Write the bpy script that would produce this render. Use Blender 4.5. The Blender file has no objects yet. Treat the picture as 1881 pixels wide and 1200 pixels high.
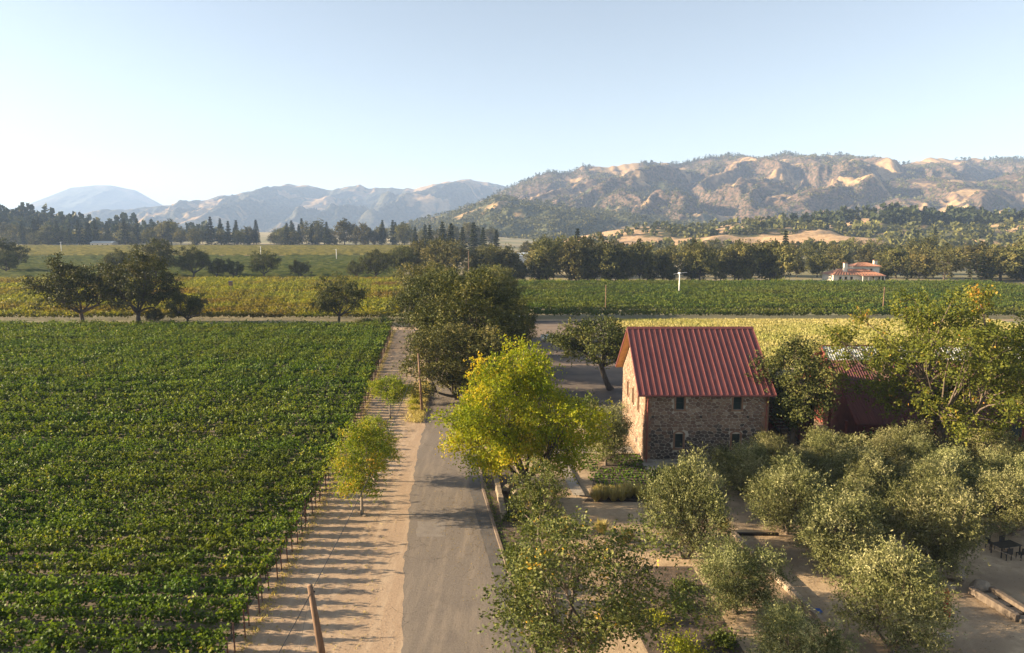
import bpy, bmesh, math, random
import numpy as np
from mathutils import Vector, Matrix

R = math.radians
scene = bpy.context.scene
COL = scene.collection

# ------------------------------------------------------------------ camera, sky, sun, exposure
cam_d = bpy.data.cameras.new("camera")
cam = bpy.data.objects.new("camera", cam_d)
COL.objects.link(cam)
cam.location = (0, 0, 22.0)
cam.rotation_euler = (R(90) - math.atan(170 / 1254), 0, 0)
cam_d.sensor_fit = 'HORIZONTAL'
cam_d.sensor_width = 36.0
cam_d.lens = 36.0 * 1254 / 1881
cam_d.clip_start = 0.5
cam_d.clip_end = 60000
scene.camera = cam

SUN_EL = 15.5          # degrees
SUN_BACK = 1.5         # the sun stands this far beyond the picture plane, on the left
world = bpy.data.worlds.new("World")
scene.world = world
world.use_nodes = True
wn = world.node_tree.nodes
wl = world.node_tree.links
sky = wn.new("ShaderNodeTexSky")
sky.sky_type = 'NISHITA'
sky.sun_disc = False
sky.sun_elevation = R(SUN_EL)
sky.sun_rotation = R(-90 + SUN_BACK)
sky.altitude = 100
sky.air_density = 1.0
sky.dust_density = 0.5
sky.ozone_density = 1.2
pale = wn.new("ShaderNodeHueSaturation")
pale.inputs['Saturation'].default_value = 0.62
wl.new(sky.outputs[0], pale.inputs['Color'])
wl.new(pale.outputs[0], wn["Background"].inputs[0])
wn["Background"].inputs[1].default_value = 0.05

sd = bpy.data.lights.new("sun", 'SUN')
sd.energy = 5.0
sd.angle = R(0.55)
sd.color = (1.0, 0.80, 0.54)
sun = bpy.data.objects.new("sun", sd)
COL.objects.link(sun)
_d = Vector((-math.cos(R(SUN_BACK)) * math.cos(R(SUN_EL)), math.sin(R(SUN_BACK)) * math.cos(R(SUN_EL)), math.sin(R(SUN_EL))))
sun.rotation_euler = _d.to_track_quat('Z', 'Y').to_euler()
sun.location = (-60, 20, 60)

vs = scene.view_settings
vs.view_transform = 'Standard'
vs.look = 'None'
vs.gamma = 1.0
vs.use_curve_mapping = False
vs.exposure = 2.1
scene.cycles.use_denoising = True
scene.cycles.max_bounces = 8
scene.cycles.diffuse_bounces = 1
scene.cycles.transparent_max_bounces = 8
scene.cycles.volume_bounces = 1

# ------------------------------------------------------------------ helpers
def link(o, parent=None):
    COL.objects.link(o)
    if parent is not None:
        o.parent = parent
    return o

def tag(o, label, cat, group=None):
    o['label'] = label
    o['category'] = cat
    if group:
        o['group'] = group
    return o

def empty(name, loc=(0, 0, 0), rz=0, label=None, cat=None, group=None, scale=1.0):
    o = bpy.data.objects.new(name, None)
    o.location = loc
    o.rotation_euler = (0, 0, rz)
    o.scale = (scale, scale, scale) if not isinstance(scale, tuple) else scale
    o.empty_display_size = 0.3
    link(o)
    if label:
        tag(o, label, cat, group)
    return o

def obj(name, me, parent=None, loc=None, rz=None, kind=None):
    o = bpy.data.objects.new(name, me)
    link(o, parent)
    if loc is not None:
        o.location = loc
    if rz is not None:
        o.rotation_euler = (0, 0, rz)
    if kind:
        o['kind'] = kind
    return o

def np_mesh(name, V, F, mat, tone=None, smooth=False, attrs=None):
    """V (n,3), F (m,k) with k = 3 or 4; tone per face"""
    V = np.asarray(V, dtype=np.float32)
    F = np.asarray(F, dtype=np.int32)
    me = bpy.data.meshes.new(name)
    me.vertices.add(len(V))
    me.vertices.foreach_set('co', V.ravel())
    k = F.shape[1]
    me.loops.add(F.size)
    me.loops.foreach_set('vertex_index', F.ravel())
    me.polygons.add(len(F))
    me.polygons.foreach_set('loop_start', np.arange(0, F.size, k, dtype=np.int32))
    if smooth:
        me.polygons.foreach_set('use_smooth', np.ones(len(F), dtype=bool))
    me.update(calc_edges=True)
    if tone is not None:
        a = me.attributes.new('tone', 'FLOAT', 'FACE')
        a.data.foreach_set('value', np.asarray(tone, dtype=np.float32))
    for n_, arr in (attrs or {}).items():
        a = me.attributes.new(n_, 'FLOAT', 'POINT')
        a.data.foreach_set('value', np.asarray(arr, dtype=np.float32))
    me.materials.append(mat)
    return me

class MB:
    """collects polygons into one mesh"""
    def __init__(self):
        self.v = []; self.f = []
    def poly(self, pts):
        i = len(self.v)
        self.v += [tuple(p) for p in pts]
        self.f.append(tuple(range(i, i + len(pts))))
        return self
    def box(self, x0, x1, y0, y1, z0, z1):
        i = len(self.v)
        self.v += [(x0, y0, z0), (x1, y0, z0), (x1, y1, z0), (x0, y1, z0), (x0, y0, z1), (x1, y0, z1), (x1, y1, z1), (x0, y1, z1)]
        for q in ((3, 2, 1, 0), (4, 5, 6, 7), (0, 1, 5, 4), (1, 2, 6, 5), (2, 3, 7, 6), (3, 0, 4, 7)):
            self.f.append(tuple(i + k for k in q))
        return self
    def prism(self, pts, d):
        """pts: planar polygon (counter-clockwise seen from +d), extruded by vector d"""
        n = len(pts); i = len(self.v)
        d = Vector(d)
        self.v += [tuple(p) for p in pts] + [tuple(Vector(p) + d) for p in pts]
        self.f.append(tuple(i + k for k in reversed(range(n))))
        self.f.append(tuple(i + n + k for k in range(n)))
        for k in range(n):
            k2 = (k + 1) % n
            self.f.append((i + k, i + k2, i + n + k2, i + n + k))
        return self
    def bar(self, a, b, w, h, up=(0, 0, 1)):
        a = Vector(a); b = Vector(b); t = (b - a).normalized()
        s = t.cross(Vector(up))
        if s.length < 1e-4:
            s = t.cross(Vector((1, 0, 0)))
        s.normalize(); u = s.cross(t)
        c = [a + s * (-w / 2) + u * (-h / 2), a + s * (w / 2) + u * (-h / 2), a + s * (w / 2) + u * (h / 2), a + s * (-w / 2) + u * (h / 2)]
        return self.prism(c[::-1], b - a)
    def tube(self, pts, radii, n=8, cap=True):
        i = len(self.v)
        pts = [Vector(p) for p in pts]
        for k, p in enumerate(pts):
            t = (pts[min(k + 1, len(pts) - 1)] - pts[max(k - 1, 0)]).normalized()
            a = Vector((0, 0, 1)) if abs(t.z) < 0.9 else Vector((1, 0, 0))
            s = t.cross(a).normalized(); u = t.cross(s)
            for j in range(n):
                an = 2 * math.pi * j / n
                self.v.append(tuple(p + (s * math.cos(an) + u * math.sin(an)) * radii[k]))
        for k in range(len(pts) - 1):
            for j in range(n):
                j2 = (j + 1) % n
                self.f.append((i + k * n + j, i + (k + 1) * n + j, i + (k + 1) * n + j2, i + k * n + j2))
        if cap:
            self.f.append(tuple(i + j for j in range(n)))
            m = i + (len(pts) - 1) * n
            self.f.append(tuple(m + j for j in reversed(range(n))))
        return self
    def mesh(self, name, mat, smooth=False, bevel=0):
        me = bpy.data.meshes.new(name)
        me.from_pydata(self.v, [], self.f)
        me.materials.append(mat)
        if bevel:
            bm = bmesh.new(); bm.from_mesh(me)
            bmesh.ops.remove_doubles(bm, verts=bm.verts, dist=1e-5)
            es = [e for e in bm.edges if len(e.link_faces) == 2 and e.calc_face_angle(0) > 0.5]
            bmesh.ops.bevel(bm, geom=es, offset=bevel, segments=1, affect='EDGES')
            bm.to_mesh(me); bm.free()
        if smooth:
            me.shade_smooth()
        me.update()
        return me
    def obj(self, name, mat, parent=None, smooth=False, bevel=0, kind=None, loc=None):
        return obj(name, self.mesh(name, mat, smooth, bevel), parent, loc, None, kind)

# value noise in numpy
_rs = np.random.RandomState(7)
_PERM = _rs.rand(512, 512)
def vnoise(x, y):
    x = np.asarray(x, dtype=float); y = np.asarray(y, dtype=float)
    xi = np.floor(x).astype(int); yi = np.floor(y).astype(int)
    fx = x - xi; fy = y - yi
    fx = fx * fx * fx * (fx * (fx * 6 - 15) + 10); fy = fy * fy * fy * (fy * (fy * 6 - 15) + 10)
    a = _PERM[xi % 512, yi % 512]; b = _PERM[(xi + 1) % 512, yi % 512]
    c = _PERM[xi % 512, (yi + 1) % 512]; d = _PERM[(xi + 1) % 512, (yi + 1) % 512]
    return (a * (1 - fx) + b * fx) * (1 - fy) + (c * (1 - fx) + d * fx) * fy
def fbm(x, y, o=5, g=0.5):
    s = 0; a = 1; t = 0
    for k in range(o):
        s = s + a * vnoise(x * 2 ** k + 17.3 * k, y * 2 ** k + 5.7 * k); t += a; a *= g
    return s / t
def ridged(x, y, o=5, g=0.5):
    s = 0; a = 1; t = 0
    for k in range(o):
        s = s + a * (1 - np.abs(2 * vnoise(x * 2 ** k + 11.1 * k, y * 2 ** k + 3.9 * k) - 1)); t += a; a *= g
    return s / t

def zt(x, y):
    """valley floor: flat near, a gentle fan rising on the left beyond 330 m"""
    x = np.asarray(x, dtype=float); y = np.asarray(y, dtype=float)
    r = np.clip(y - 330, 0, 1500)
    k = np.clip((60 - x) / 160, 0, 1)
    return 0.019 * r * r / (r + 90) * k + 0.010 * r * r / (r + 90) * (1 - k) * np.clip((y - 420) / 300, 0, 1)

# ------------------------------------------------------------------ materials
def nodes(name):
    m = bpy.data.materials.new(name); m.use_nodes = True
    nt = m.node_tree
    return m, nt, nt.nodes, nt.links, nt.nodes["Principled BSDF"]

def ramp(nd, stops):
    r = nd.new("ShaderNodeValToRGB")
    e = r.color_ramp.elements
    while len(e) < len(stops):
        e.new(0.5)
    for k, (p, c) in enumerate(stops):
        e[k].position = p; e[k].color = (*c, 1)
    return r

def pmat(name, c1, c2=None, scale=1.0, rough=0.8, bump=0.0, bscale=None, c3=None, scale3=0.1, coords='pos', metallic=0.0, spec=0.5, detail=6, stretch=None):
    m, nt, nd, lk, b = nodes(name)
    b.inputs['Roughness'].default_value = rough
    b.inputs['Metallic'].default_value = metallic
    b.inputs['Specular IOR Level'].default_value = spec
    b.inputs['Base Color'].default_value = (*c1, 1)
    if coords == 'pos':
        co = nd.new("ShaderNodeNewGeometry").outputs['Position']
    else:
        co = nd.new("ShaderNodeTexCoord").outputs['Object']
    if stretch:
        mp = nd.new("ShaderNodeMapping"); mp.inputs['Scale'].default_value = stretch
        lk.new(co, mp.inputs[0]); co = mp.outputs[0]
    if c2 is not None:
        n = nd.new("ShaderNodeTexNoise"); n.inputs['Scale'].default_value = scale; n.inputs['Detail'].default_value = detail; n.inputs['Roughness'].default_value = 0.62
        lk.new(co, n.inputs['Vector'])
        r = ramp(nd, [(0.36, c1), (0.64, c2)])
        lk.new(n.outputs['Fac'], r.inputs[0])
        out = r.outputs[0]
        if c3 is not None:
            n3 = nd.new("ShaderNodeTexNoise"); n3.inputs['Scale'].default_value = scale3; n3.inputs['Detail'].default_value = 5
            lk.new(co, n3.inputs['Vector'])
            r3 = ramp(nd, [(0.48, (0, 0, 0)), (0.62, (1, 1, 1))])
            lk.new(n3.outputs['Fac'], r3.inputs[0])
            mx = nd.new("ShaderNodeMixRGB"); mx.inputs[2].default_value = (*c3, 1)
            lk.new(r3.outputs[0], mx.inputs[0]); lk.new(out, mx.inputs[1])
            out = mx.outputs[0]
        lk.new(out, b.inputs['Base Color'])
    if bump:
        nb = nd.new("ShaderNodeTexNoise"); nb.inputs['Scale'].default_value = bscale or scale * 4; nb.inputs['Detail'].default_value = 8
        nb.inputs['Roughness'].default_value = 0.7
        lk.new(co, nb.inputs['Vector'])
        bp = nd.new("ShaderNodeBump"); bp.inputs['Strength'].default_value = min(1.0, bump); bp.inputs['Distance'].default_value = 0.05 * max(1.0, bump)
        lk.new(nb.outputs['Fac'], bp.inputs['Height']); lk.new(bp.outputs[0], b.inputs['Normal'])
    return m

def leaf_mat(name, stops, trans=0.35, rough=0.55, var=0.25, patch=0.0, patch_col=(0.3, 0.2, 0.03), patch_scale=0.03, spec=0.1):
    m, nt, nd, lk, b = nodes(name)
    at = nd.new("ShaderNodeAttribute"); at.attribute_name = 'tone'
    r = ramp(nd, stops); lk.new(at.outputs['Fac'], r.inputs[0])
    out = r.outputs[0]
    if patch:
        g = nd.new("ShaderNodeNewGeometry")
        n = nd.new("ShaderNodeTexNoise"); n.inputs['Scale'].default_value = patch_scale; n.inputs['Detail'].default_value = 6
        lk.new(g.outputs['Position'], n.inputs['Vector'])
        r3 = ramp(nd, [(0.45, (0, 0, 0)), (0.65, (patch, patch, patch))])
        lk.new(n.outputs['Fac'], r3.inputs[0])
        mx = nd.new("ShaderNodeMixRGB"); mx.inputs[2].default_value = (*patch_col, 1)
        lk.new(r3.outputs[0], mx.inputs[0]); lk.new(out, mx.inputs[1]); out = mx.outputs[0]
    oi = nd.new("ShaderNodeObjectInfo")
    mr = nd.new("ShaderNodeMapRange"); mr.inputs[3].default_value = 1 - var; mr.inputs[4].default_value = 1 + var
    lk.new(oi.outputs['Random'], mr.inputs[0])
    hs = nd.new("ShaderNodeHueSaturation"); lk.new(mr.outputs[0], hs.inputs['Value']); lk.new(out, hs.inputs['Color'])
    if var > 0.1:
        m1 = nd.new("ShaderNodeMath"); m1.operation = 'MULTIPLY'; m1.inputs[1].default_value = 13.7; lk.new(oi.outputs['Random'], m1.inputs[0])
        m2 = nd.new("ShaderNodeMath"); m2.operation = 'FRACT'; lk.new(m1.outputs[0], m2.inputs[0])
        m3 = nd.new("ShaderNodeMapRange"); m3.inputs[3].default_value = 0.488; m3.inputs[4].default_value = 0.518
        lk.new(m2.outputs[0], m3.inputs[0]); lk.new(m3.outputs[0], hs.inputs['Hue'])
    out = hs.outputs[0]
    lk.new(out, b.inputs['Base Color'])
    b.inputs['Roughness'].default_value = rough
    b.inputs['Specular IOR Level'].default_value = spec
    tr = nd.new("ShaderNodeBsdfTranslucent")
    mg = nd.new("ShaderNodeMixRGB"); mg.blend_type = 'MULTIPLY'; mg.inputs[0].default_value = 1.0; mg.inputs[2].default_value = (1.25, 1.2, 0.55, 1)
    lk.new(out, mg.inputs[1]); lk.new(mg.outputs[0], tr.inputs[0])
    ms = nd.new("ShaderNodeMixShader"); ms.inputs[0].default_value = trans
    lk.new(b.outputs[0], ms.inputs[1]); lk.new(tr.outputs[0], ms.inputs[2])
    lk.new(ms.outputs[0], nd["Material Output"].inputs[0])
    return m

M = {}
M['vine'] = leaf_mat('vine_leaf', [(0.0, (0.044, 0.076, 0.010)), (0.5, (0.092, 0.142, 0.017)), (0.85, (0.19, 0.24, 0.032)), (1.0, (0.34, 0.29, 0.05))], 0.3, var=0.12, patch=0.5, patch_col=(0.15, 0.16, 0.022), patch_scale=0.05)
M['vine_gold'] = leaf_mat('vine_leaf_gold', [(0.0, (0.11, 0.14, 0.014)), (0.5, (0.23, 0.245, 0.025)), (1.0, (0.41, 0.35, 0.04))], 0.35, var=0.1, patch=0.75, patch_col=(0.17, 0.085, 0.03), patch_scale=0.035)
M['vine_right'] = leaf_mat('vine_leaf_right', [(0.0, (0.04, 0.07, 0.012)), (0.5, (0.085, 0.125, 0.02)), (1.0, (0.20, 0.22, 0.035))], 0.35, var=0.12, patch=0.6, patch_col=(0.14, 0.14, 0.03), patch_scale=0.03)
M['vine_far'] = leaf_mat('vine_leaf_far', [(0.0, (0.070, 0.095, 0.018)), (1.0, (0.15, 0.16, 0.032))], 0.25, var=0.0)
M['vine_far_gold'] = leaf_mat('vine_leaf_far_gold', [(0.0, (0.16, 0.15, 0.03)), (1.0, (0.30, 0.25, 0.05))], 0.25, var=0.0)
M['walnut'] = leaf_mat('walnut_leaf', [(0.0, (0.115, 0.16, 0.010)), (0.5, (0.24, 0.27, 0.016)), (0.85, (0.42, 0.38, 0.022)), (1.0, (0.55, 0.38, 0.03))], 0.34, var=0.05)
M['young'] = leaf_mat('ash_leaf', [(0.0, (0.10, 0.15, 0.015)), (0.5, (0.22, 0.26, 0.025)), (0.85, (0.36, 0.32, 0.04)), (1.0, (0.50, 0.26, 0.04))], 0.4, var=0.1)
M['young_green'] = leaf_mat('ash_leaf_green', [(0.0, (0.10, 0.145, 0.015)), (0.6, (0.21, 0.25, 0.025)), (1.0, (0.36, 0.33, 0.04))], 0.4, var=0.1)
M['olive'] = leaf_mat('olive_leaf', [(0.0, (0.042, 0.052, 0.016)), (0.45, (0.145, 0.152, 0.050)), (1.0, (0.44, 0.41, 0.20))], 0.16, rough=0.6, var=0.14, spec=0.12)
M['oak'] = leaf_mat('oak_leaf', [(0.0, (0.036, 0.044, 0.011)), (0.6, (0.085, 0.092, 0.023)), (1.0, (0.18, 0.155, 0.045))], 0.16, var=0.15)
M['oak_brown'] = leaf_mat('oak_leaf_dusty', [(0.0, (0.048, 0.056, 0.016)), (0.6, (0.112, 0.116, 0.034)), (1.0, (0.22, 0.19, 0.06))], 0.16, var=0.15)
M['oak_gold'] = leaf_mat('oak_leaf_turning', [(0.0, (0.070, 0.090, 0.016)), (0.5, (0.14, 0.155, 0.025)), (0.90, (0.25, 0.23, 0.04)), (1.0, (0.50, 0.26, 0.05))], 0.35, var=0.05)
M['pear'] = leaf_mat('near_oak_leaf', [(0.0, (0.055, 0.072, 0.016)), (0.6, (0.125, 0.14, 0.034)), (0.94, (0.24, 0.23, 0.07)), (1.0, (0.55, 0.33, 0.04))], 0.2, rough=0.55, var=0.05, spec=0.15)
M['band'] = leaf_mat('woodland_leaf', [(0.0, (0.045, 0.050, 0.015)), (0.6, (0.125, 0.118, 0.037)), (1.0, (0.23, 0.19, 0.06))], 0.18, var=0.3)
M['conifer'] = leaf_mat('conifer_needle', [(0.0, (0.020, 0.030, 0.012)), (1.0, (0.068, 0.078, 0.028))], 0.12, var=0.25)
M['shrub'] = leaf_mat('shrub_leaf', [(0.0, (0.05, 0.075, 0.016)), (1.0, (0.15, 0.18, 0.04))], 0.3, var=0.3)
M['shrub_yellow'] = leaf_mat('shrub_leaf_yellow', [(0.0, (0.14, 0.17, 0.016)), (1.0, (0.40, 0.36, 0.03))], 0.3, var=0.15)
M['hedge'] = leaf_mat('hedge_leaf', [(0.0, (0.05, 0.10, 0.012)), (1.0, (0.13, 0.20, 0.025))], 0.3, var=0.1)
M['straw'] = leaf_mat('grass_straw', [(0.0, (0.30, 0.24, 0.08)), (1.0, (0.62, 0.52, 0.22))], 0.3, var=0.1)
M['meadow'] = leaf_mat('meadow_blade', [(0.0, (0.28, 0.26, 0.08)), (0.5, (0.43, 0.37, 0.14)), (1.0, (0.58, 0.50, 0.23))], 0.3, var=0.0, patch=0.6, patch_col=(0.24, 0.27, 0.05), patch_scale=0.05)
M['bark'] = pmat('bark', (0.09, 0.065, 0.045), (0.17, 0.13, 0.095), 6, 0.95, 0.6, 18, coords='obj', stretch=(1, 1, 0.3))
M['bark_dark'] = pmat('bark_dark', (0.045, 0.034, 0.026), (0.10, 0.08, 0.062), 6, 0.95, 0.6, 18, coords='obj', stretch=(1, 1, 0.3))
M['bark_pale'] = pmat('bark_pale', (0.20, 0.16, 0.115), (0.36, 0.30, 0.23), 6, 0.95, 0.6, 18, coords='obj', stretch=(1, 1, 0.3))
M['soil'] = pmat('vineyard_soil', (0.10, 0.075, 0.05), (0.19, 0.145, 0.095), 0.8, 0.95, 0.6, 6)
M['dirt'] = pmat('dirt', (0.33, 0.235, 0.155), (0.42, 0.315, 0.215), 0.35, 0.95, 0.8, 5, c3=(0.275, 0.205, 0.145), scale3=0.16)
M['asphalt'] = pmat('old_asphalt', (0.165, 0.140, 0.115), (0.215, 0.185, 0.150), 0.5, 0.9, 0.5, 22, c3=(0.25, 0.205, 0.155), scale3=0.22)

def road_mat(name, a, b, c, dark):
    m, nt, nd, lk, bs = nodes(name)
    bs.inputs['Roughness'].default_value = 0.92
    bs.inputs['Specular IOR Level'].default_value = 0.25
    g = nd.new("ShaderNodeNewGeometry")
    def noise(scale, detail, vec, rough=0.6):
        n = nd.new("ShaderNodeTexNoise"); n.inputs['Scale'].default_value = scale; n.inputs['Detail'].default_value = detail; n.inputs['Roughness'].default_value = rough
        lk.new(vec, n.inputs['Vector']); return n.outputs['Fac']
    def mix(fac, c1, col):
        mx = nd.new("ShaderNodeMixRGB"); lk.new(fac, mx.inputs[0]); lk.new(c1, mx.inputs[1]); mx.inputs[2].default_value = (*col, 1); return mx.outputs[0]
    pos = g.outputs['Position']
    mp = nd.new("ShaderNodeMapping"); mp.inputs['Scale'].default_value = (1.6, 0.16, 1); mp.inputs['Rotation'].default_value = (0, 0, R(-8)); lk.new(pos, mp.inputs[0])
    r1 = ramp(nd, [(0.36, a), (0.64, b)]); lk.new(noise(7, 9, pos, 0.8), r1.inputs[0])
    f2 = ramp(nd, [(0.48, (0, 0, 0)), (0.66, (0.75, 0.75, 0.75))]); lk.new(noise(1.0, 6, mp.outputs[0]), f2.inputs[0])
    col = mix(f2.outputs[0], r1.outputs[0], c)
    f3 = ramp(nd, [(0.55, (0, 0, 0)), (0.72, (0.6, 0.6, 0.6))]); lk.new(noise(0.35, 8, pos, 0.7), f3.inputs[0])
    col = mix(f3.outputs[0], col, dark)
    vr = nd.new("ShaderNodeTexVoronoi"); vr.feature = 'DISTANCE_TO_EDGE'; vr.inputs['Scale'].default_value = 0.45
    wp = nd.new("ShaderNodeMixRGB"); wp.blend_type = 'ADD'; wp.inputs[0].default_value = 0.9
    nn = nd.new("ShaderNodeTexNoise"); nn.inputs['Scale'].default_value = 1.6; nn.inputs['Detail'].default_value = 6; lk.new(pos, nn.inputs['Vector'])
    lk.new(pos, wp.inputs[1]); lk.new(nn.outputs['Color'], wp.inputs[2]); lk.new(wp.outputs[0], vr.inputs['Vector'])
    cr = ramp(nd, [(0.0, (1, 1, 1)), (0.012, (0, 0, 0))]); lk.new(vr.outputs['Distance'], cr.inputs[0])
    mm = nd.new("ShaderNodeMath"); mm.operation = 'MULTIPLY'; lk.new(cr.outputs[0], mm.inputs[0])
    f4 = ramp(nd, [(0.5, (0, 0, 0)), (0.62, (0.8, 0.8, 0.8))]); lk.new(noise(0.22, 3, pos), f4.inputs[0]); lk.new(f4.outputs[0], mm.inputs[1])
    col = mix(mm.outputs[0], col, tuple(q * 0.45 for q in dark))
    lk.new(col, bs.inputs['Base Color'])
    bp = nd.new("ShaderNodeBump"); bp.inputs['Strength'].default_value = 0.9; bp.inputs['Distance'].default_value = 0.03
    lk.new(noise(9, 10, pos, 0.75), bp.inputs['Height']); lk.new(bp.outputs[0], bs.inputs['Normal'])
    return m
M['asphalt'] = road_mat('worn_asphalt', (0.145, 0.118, 0.095), (0.21, 0.175, 0.14), (0.255, 0.205, 0.155), (0.12, 0.10, 0.085))
M['dirt'] = road_mat('packed_dirt', (0.30, 0.205, 0.13), (0.43, 0.31, 0.205), (0.47, 0.35, 0.235), (0.25, 0.18, 0.12))
M['asphalt_new'] = pmat('gutter_asphalt', (0.085, 0.074, 0.066), (0.125, 0.108, 0.094), 0.8, 0.85, 0.4, 22)
M['kerb'] = pmat('kerb_concrete', (0.14, 0.10, 0.072), (0.21, 0.155, 0.11), 2, 0.9, 0.3, 12)
M['asphalt_patch'] = pmat('asphalt_patch', (0.175, 0.145, 0.118), (0.225, 0.19, 0.155), 1.2, 0.9, 0.5, 22)
M['concrete'] = pmat('concrete', (0.26, 0.22, 0.175), (0.37, 0.32, 0.26), 1.2, 0.9, 0.3, 12)
M['gravel'] = pmat('gravel', (0.35, 0.245, 0.145), (0.50, 0.365, 0.225), 1.5, 0.95, 1.0, 9, c3=(0.27, 0.19, 0.115), scale3=0.14)
M['mulch'] = pmat('mulch', (0.055, 0.040, 0.030), (0.13, 0.092, 0.065), 2.5, 0.95, 1.0, 9)
M['yard'] = pmat('yard_earth', (0.075, 0.056, 0.044), (0.12, 0.09, 0.068), 0.2, 0.95, 0.5, 3, c3=(0.18, 0.127, 0.088), scale3=0.05)
M['drygrass'] = pmat('dry_grass', (0.36, 0.27, 0.13), (0.52, 0.40, 0.21), 0.9, 0.95, 1.0, 6)
M['stone'] = None
M['mortar'] = pmat('mortar', (0.42, 0.36, 0.28), (0.52, 0.46, 0.37), 5, 0.95, 0.5, 20)
M['trim'] = pmat('sandstone_trim', (0.20, 0.105, 0.062), (0.28, 0.16, 0.095), 4, 0.9, 0.4, 16)
M['roof'] = pmat('red_metal_roof', (0.130, 0.036, 0.033), (0.172, 0.052, 0.046), 0.6, 0.42, 0.0, spec=0.5, metallic=0.15)
M['barn_roof'] = pmat('barn_metal_roof', (0.14, 0.036, 0.033), (0.185, 0.054, 0.046), 0.4, 0.5, 0.0, metallic=0.1)
M['barn_wall'] = pmat('barn_red_wall', (0.13, 0.024, 0.017), (0.18, 0.038, 0.026), 1.5, 0.8, 0.2)
def roof_mat(name, a, b, fade, rough):
    m, nt, nd, lk, bs = nodes(name)
    bs.inputs['Roughness'].default_value = rough; bs.inputs['Metallic'].default_value = 0.1
    g = nd.new("ShaderNodeNewGeometry")
    mp = nd.new("ShaderNodeMapping"); mp.inputs['Scale'].default_value = (3.0, 0.35, 0.35); lk.new(g.outputs['Position'], mp.inputs[0])
    n = nd.new("ShaderNodeTexNoise"); n.inputs['Scale'].default_value = 1.3; n.inputs['Detail'].default_value = 8; n.inputs['Roughness'].default_value = 0.7; lk.new(mp.outputs[0], n.inputs['Vector'])
    r1 = ramp(nd, [(0.35, a), (0.62, b), (0.78, fade)]); lk.new(n.outputs['Fac'], r1.inputs[0])
    oi = nd.new("ShaderNodeObjectInfo"); mr = nd.new("ShaderNodeMapRange"); mr.inputs[3].default_value = 0.86; mr.inputs[4].default_value = 1.14; lk.new(oi.outputs['Random'], mr.inputs[0])
    hs = nd.new("ShaderNodeHueSaturation"); lk.new(mr.outputs[0], hs.inputs['Value']); lk.new(r1.outputs[0], hs.inputs['Color'])
    lk.new(hs.outputs[0], bs.inputs['Base Color'])
    n2 = nd.new("ShaderNodeTexNoise"); n2.inputs['Scale'].default_value = 1.1; n2.inputs['Detail'].default_value = 3; lk.new(g.outputs['Position'], n2.inputs['Vector'])
    bp = nd.new("ShaderNodeBump"); bp.inputs['Strength'].default_value = 0.35; bp.inputs['Distance'].default_value = 0.05
    lk.new(n2.outputs['Fac'], bp.inputs['Height']); lk.new(bp.outputs[0], bs.inputs['Normal'])
    return m
M['roof'] = roof_mat('red_metal_roof_weathered', (0.120, 0.036, 0.034), (0.165, 0.052, 0.047), (0.22, 0.105, 0.090), 0.5)
M['barn_roof'] = roof_mat('barn_roof_weathered', (0.125, 0.034, 0.032), (0.17, 0.050, 0.044), (0.22, 0.095, 0.075), 0.55)
M['grey_roof'] = pmat('grey_roof_sheet', (0.42, 0.42, 0.39), (0.52, 0.52, 0.48), 1.0, 0.6)
M['wood'] = pmat('soffit_wood', (0.46, 0.235, 0.085), (0.60, 0.33, 0.135), 3, 0.7, 0.2, coords='obj', stretch=(1, 0.15, 1))
M['pole'] = pmat('pole_wood', (0.15, 0.085, 0.048), (0.25, 0.155, 0.095), 9, 0.9, 0.5, 30, coords='obj', stretch=(1, 1, 0.08))
M['weathered'] = pmat('weathered_timber', (0.24, 0.18, 0.125), (0.36, 0.28, 0.20), 3, 0.9, 0.4, 14)
M['post'] = pmat('rusty_steel_post', (0.14, 0.060, 0.040), (0.20, 0.095, 0.060), 6, 0.8)
M['dark_metal'] = pmat('dark_metal', (0.025, 0.022, 0.020), (0.045, 0.040, 0.036), 4, 0.5, metallic=0.4)
M['copper'] = pmat('painted_downpipe', (0.20, 0.050, 0.035), (0.26, 0.07, 0.05), 4, 0.5)
M['wire'] = pmat('cable', (0.02, 0.02, 0.022), rough=0.5)
M['white'] = pmat('white_paint', (0.75, 0.74, 0.71), (0.82, 0.81, 0.78), 2, 0.45)
M['carpaint'] = pmat('car_white_paint', (0.78, 0.79, 0.80), rough=0.25, spec=0.6)
M['rubber'] = pmat('rubber', (0.02, 0.02, 0.02), rough=0.8)
M['stucco'] = pmat('stucco', (0.66, 0.58, 0.46), (0.74, 0.66, 0.54), 1.5, 0.9, 0.2)
M['terracotta'] = pmat('terracotta', (0.26, 0.115, 0.070), (0.36, 0.175, 0.105), 1.5, 0.85, 0.5, 6)
M['blue_roof'] = pmat('blue_grey_roof', (0.40, 0.48, 0.56), (0.50, 0.58, 0.66), 0.5, 0.6)
M['red_cloth'] = pmat('red_cloth', (0.42, 0.018, 0.012), (0.52, 0.03, 0.02), 4, 0.8, coords='obj')
M['blue_cloth'] = pmat('blue_cloth', (0.02, 0.06, 0.22), (0.04, 0.10, 0.30), 4, 0.7, coords='obj')
M['boulder'] = pmat('boulder_stone', (0.17, 0.13, 0.09), (0.31, 0.24, 0.165), 2, 0.95, 0.8, 7, coords='obj')
M['rust_soil'] = pmat('red_soil', (0.36, 0.19, 0.12), (0.46, 0.27, 0.18), 0.1, 0.95)

def glass_mat():
    m, nt, nd, lk, b = nodes('window_glass')
    b.inputs['Base Color'].default_value = (0.03, 0.045, 0.045, 1)
    b.inputs['Roughness'].default_value = 0.06
    b.inputs['Specular IOR Level'].default_value = 0.8
    return m
M['glass'] = glass_mat()

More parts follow.
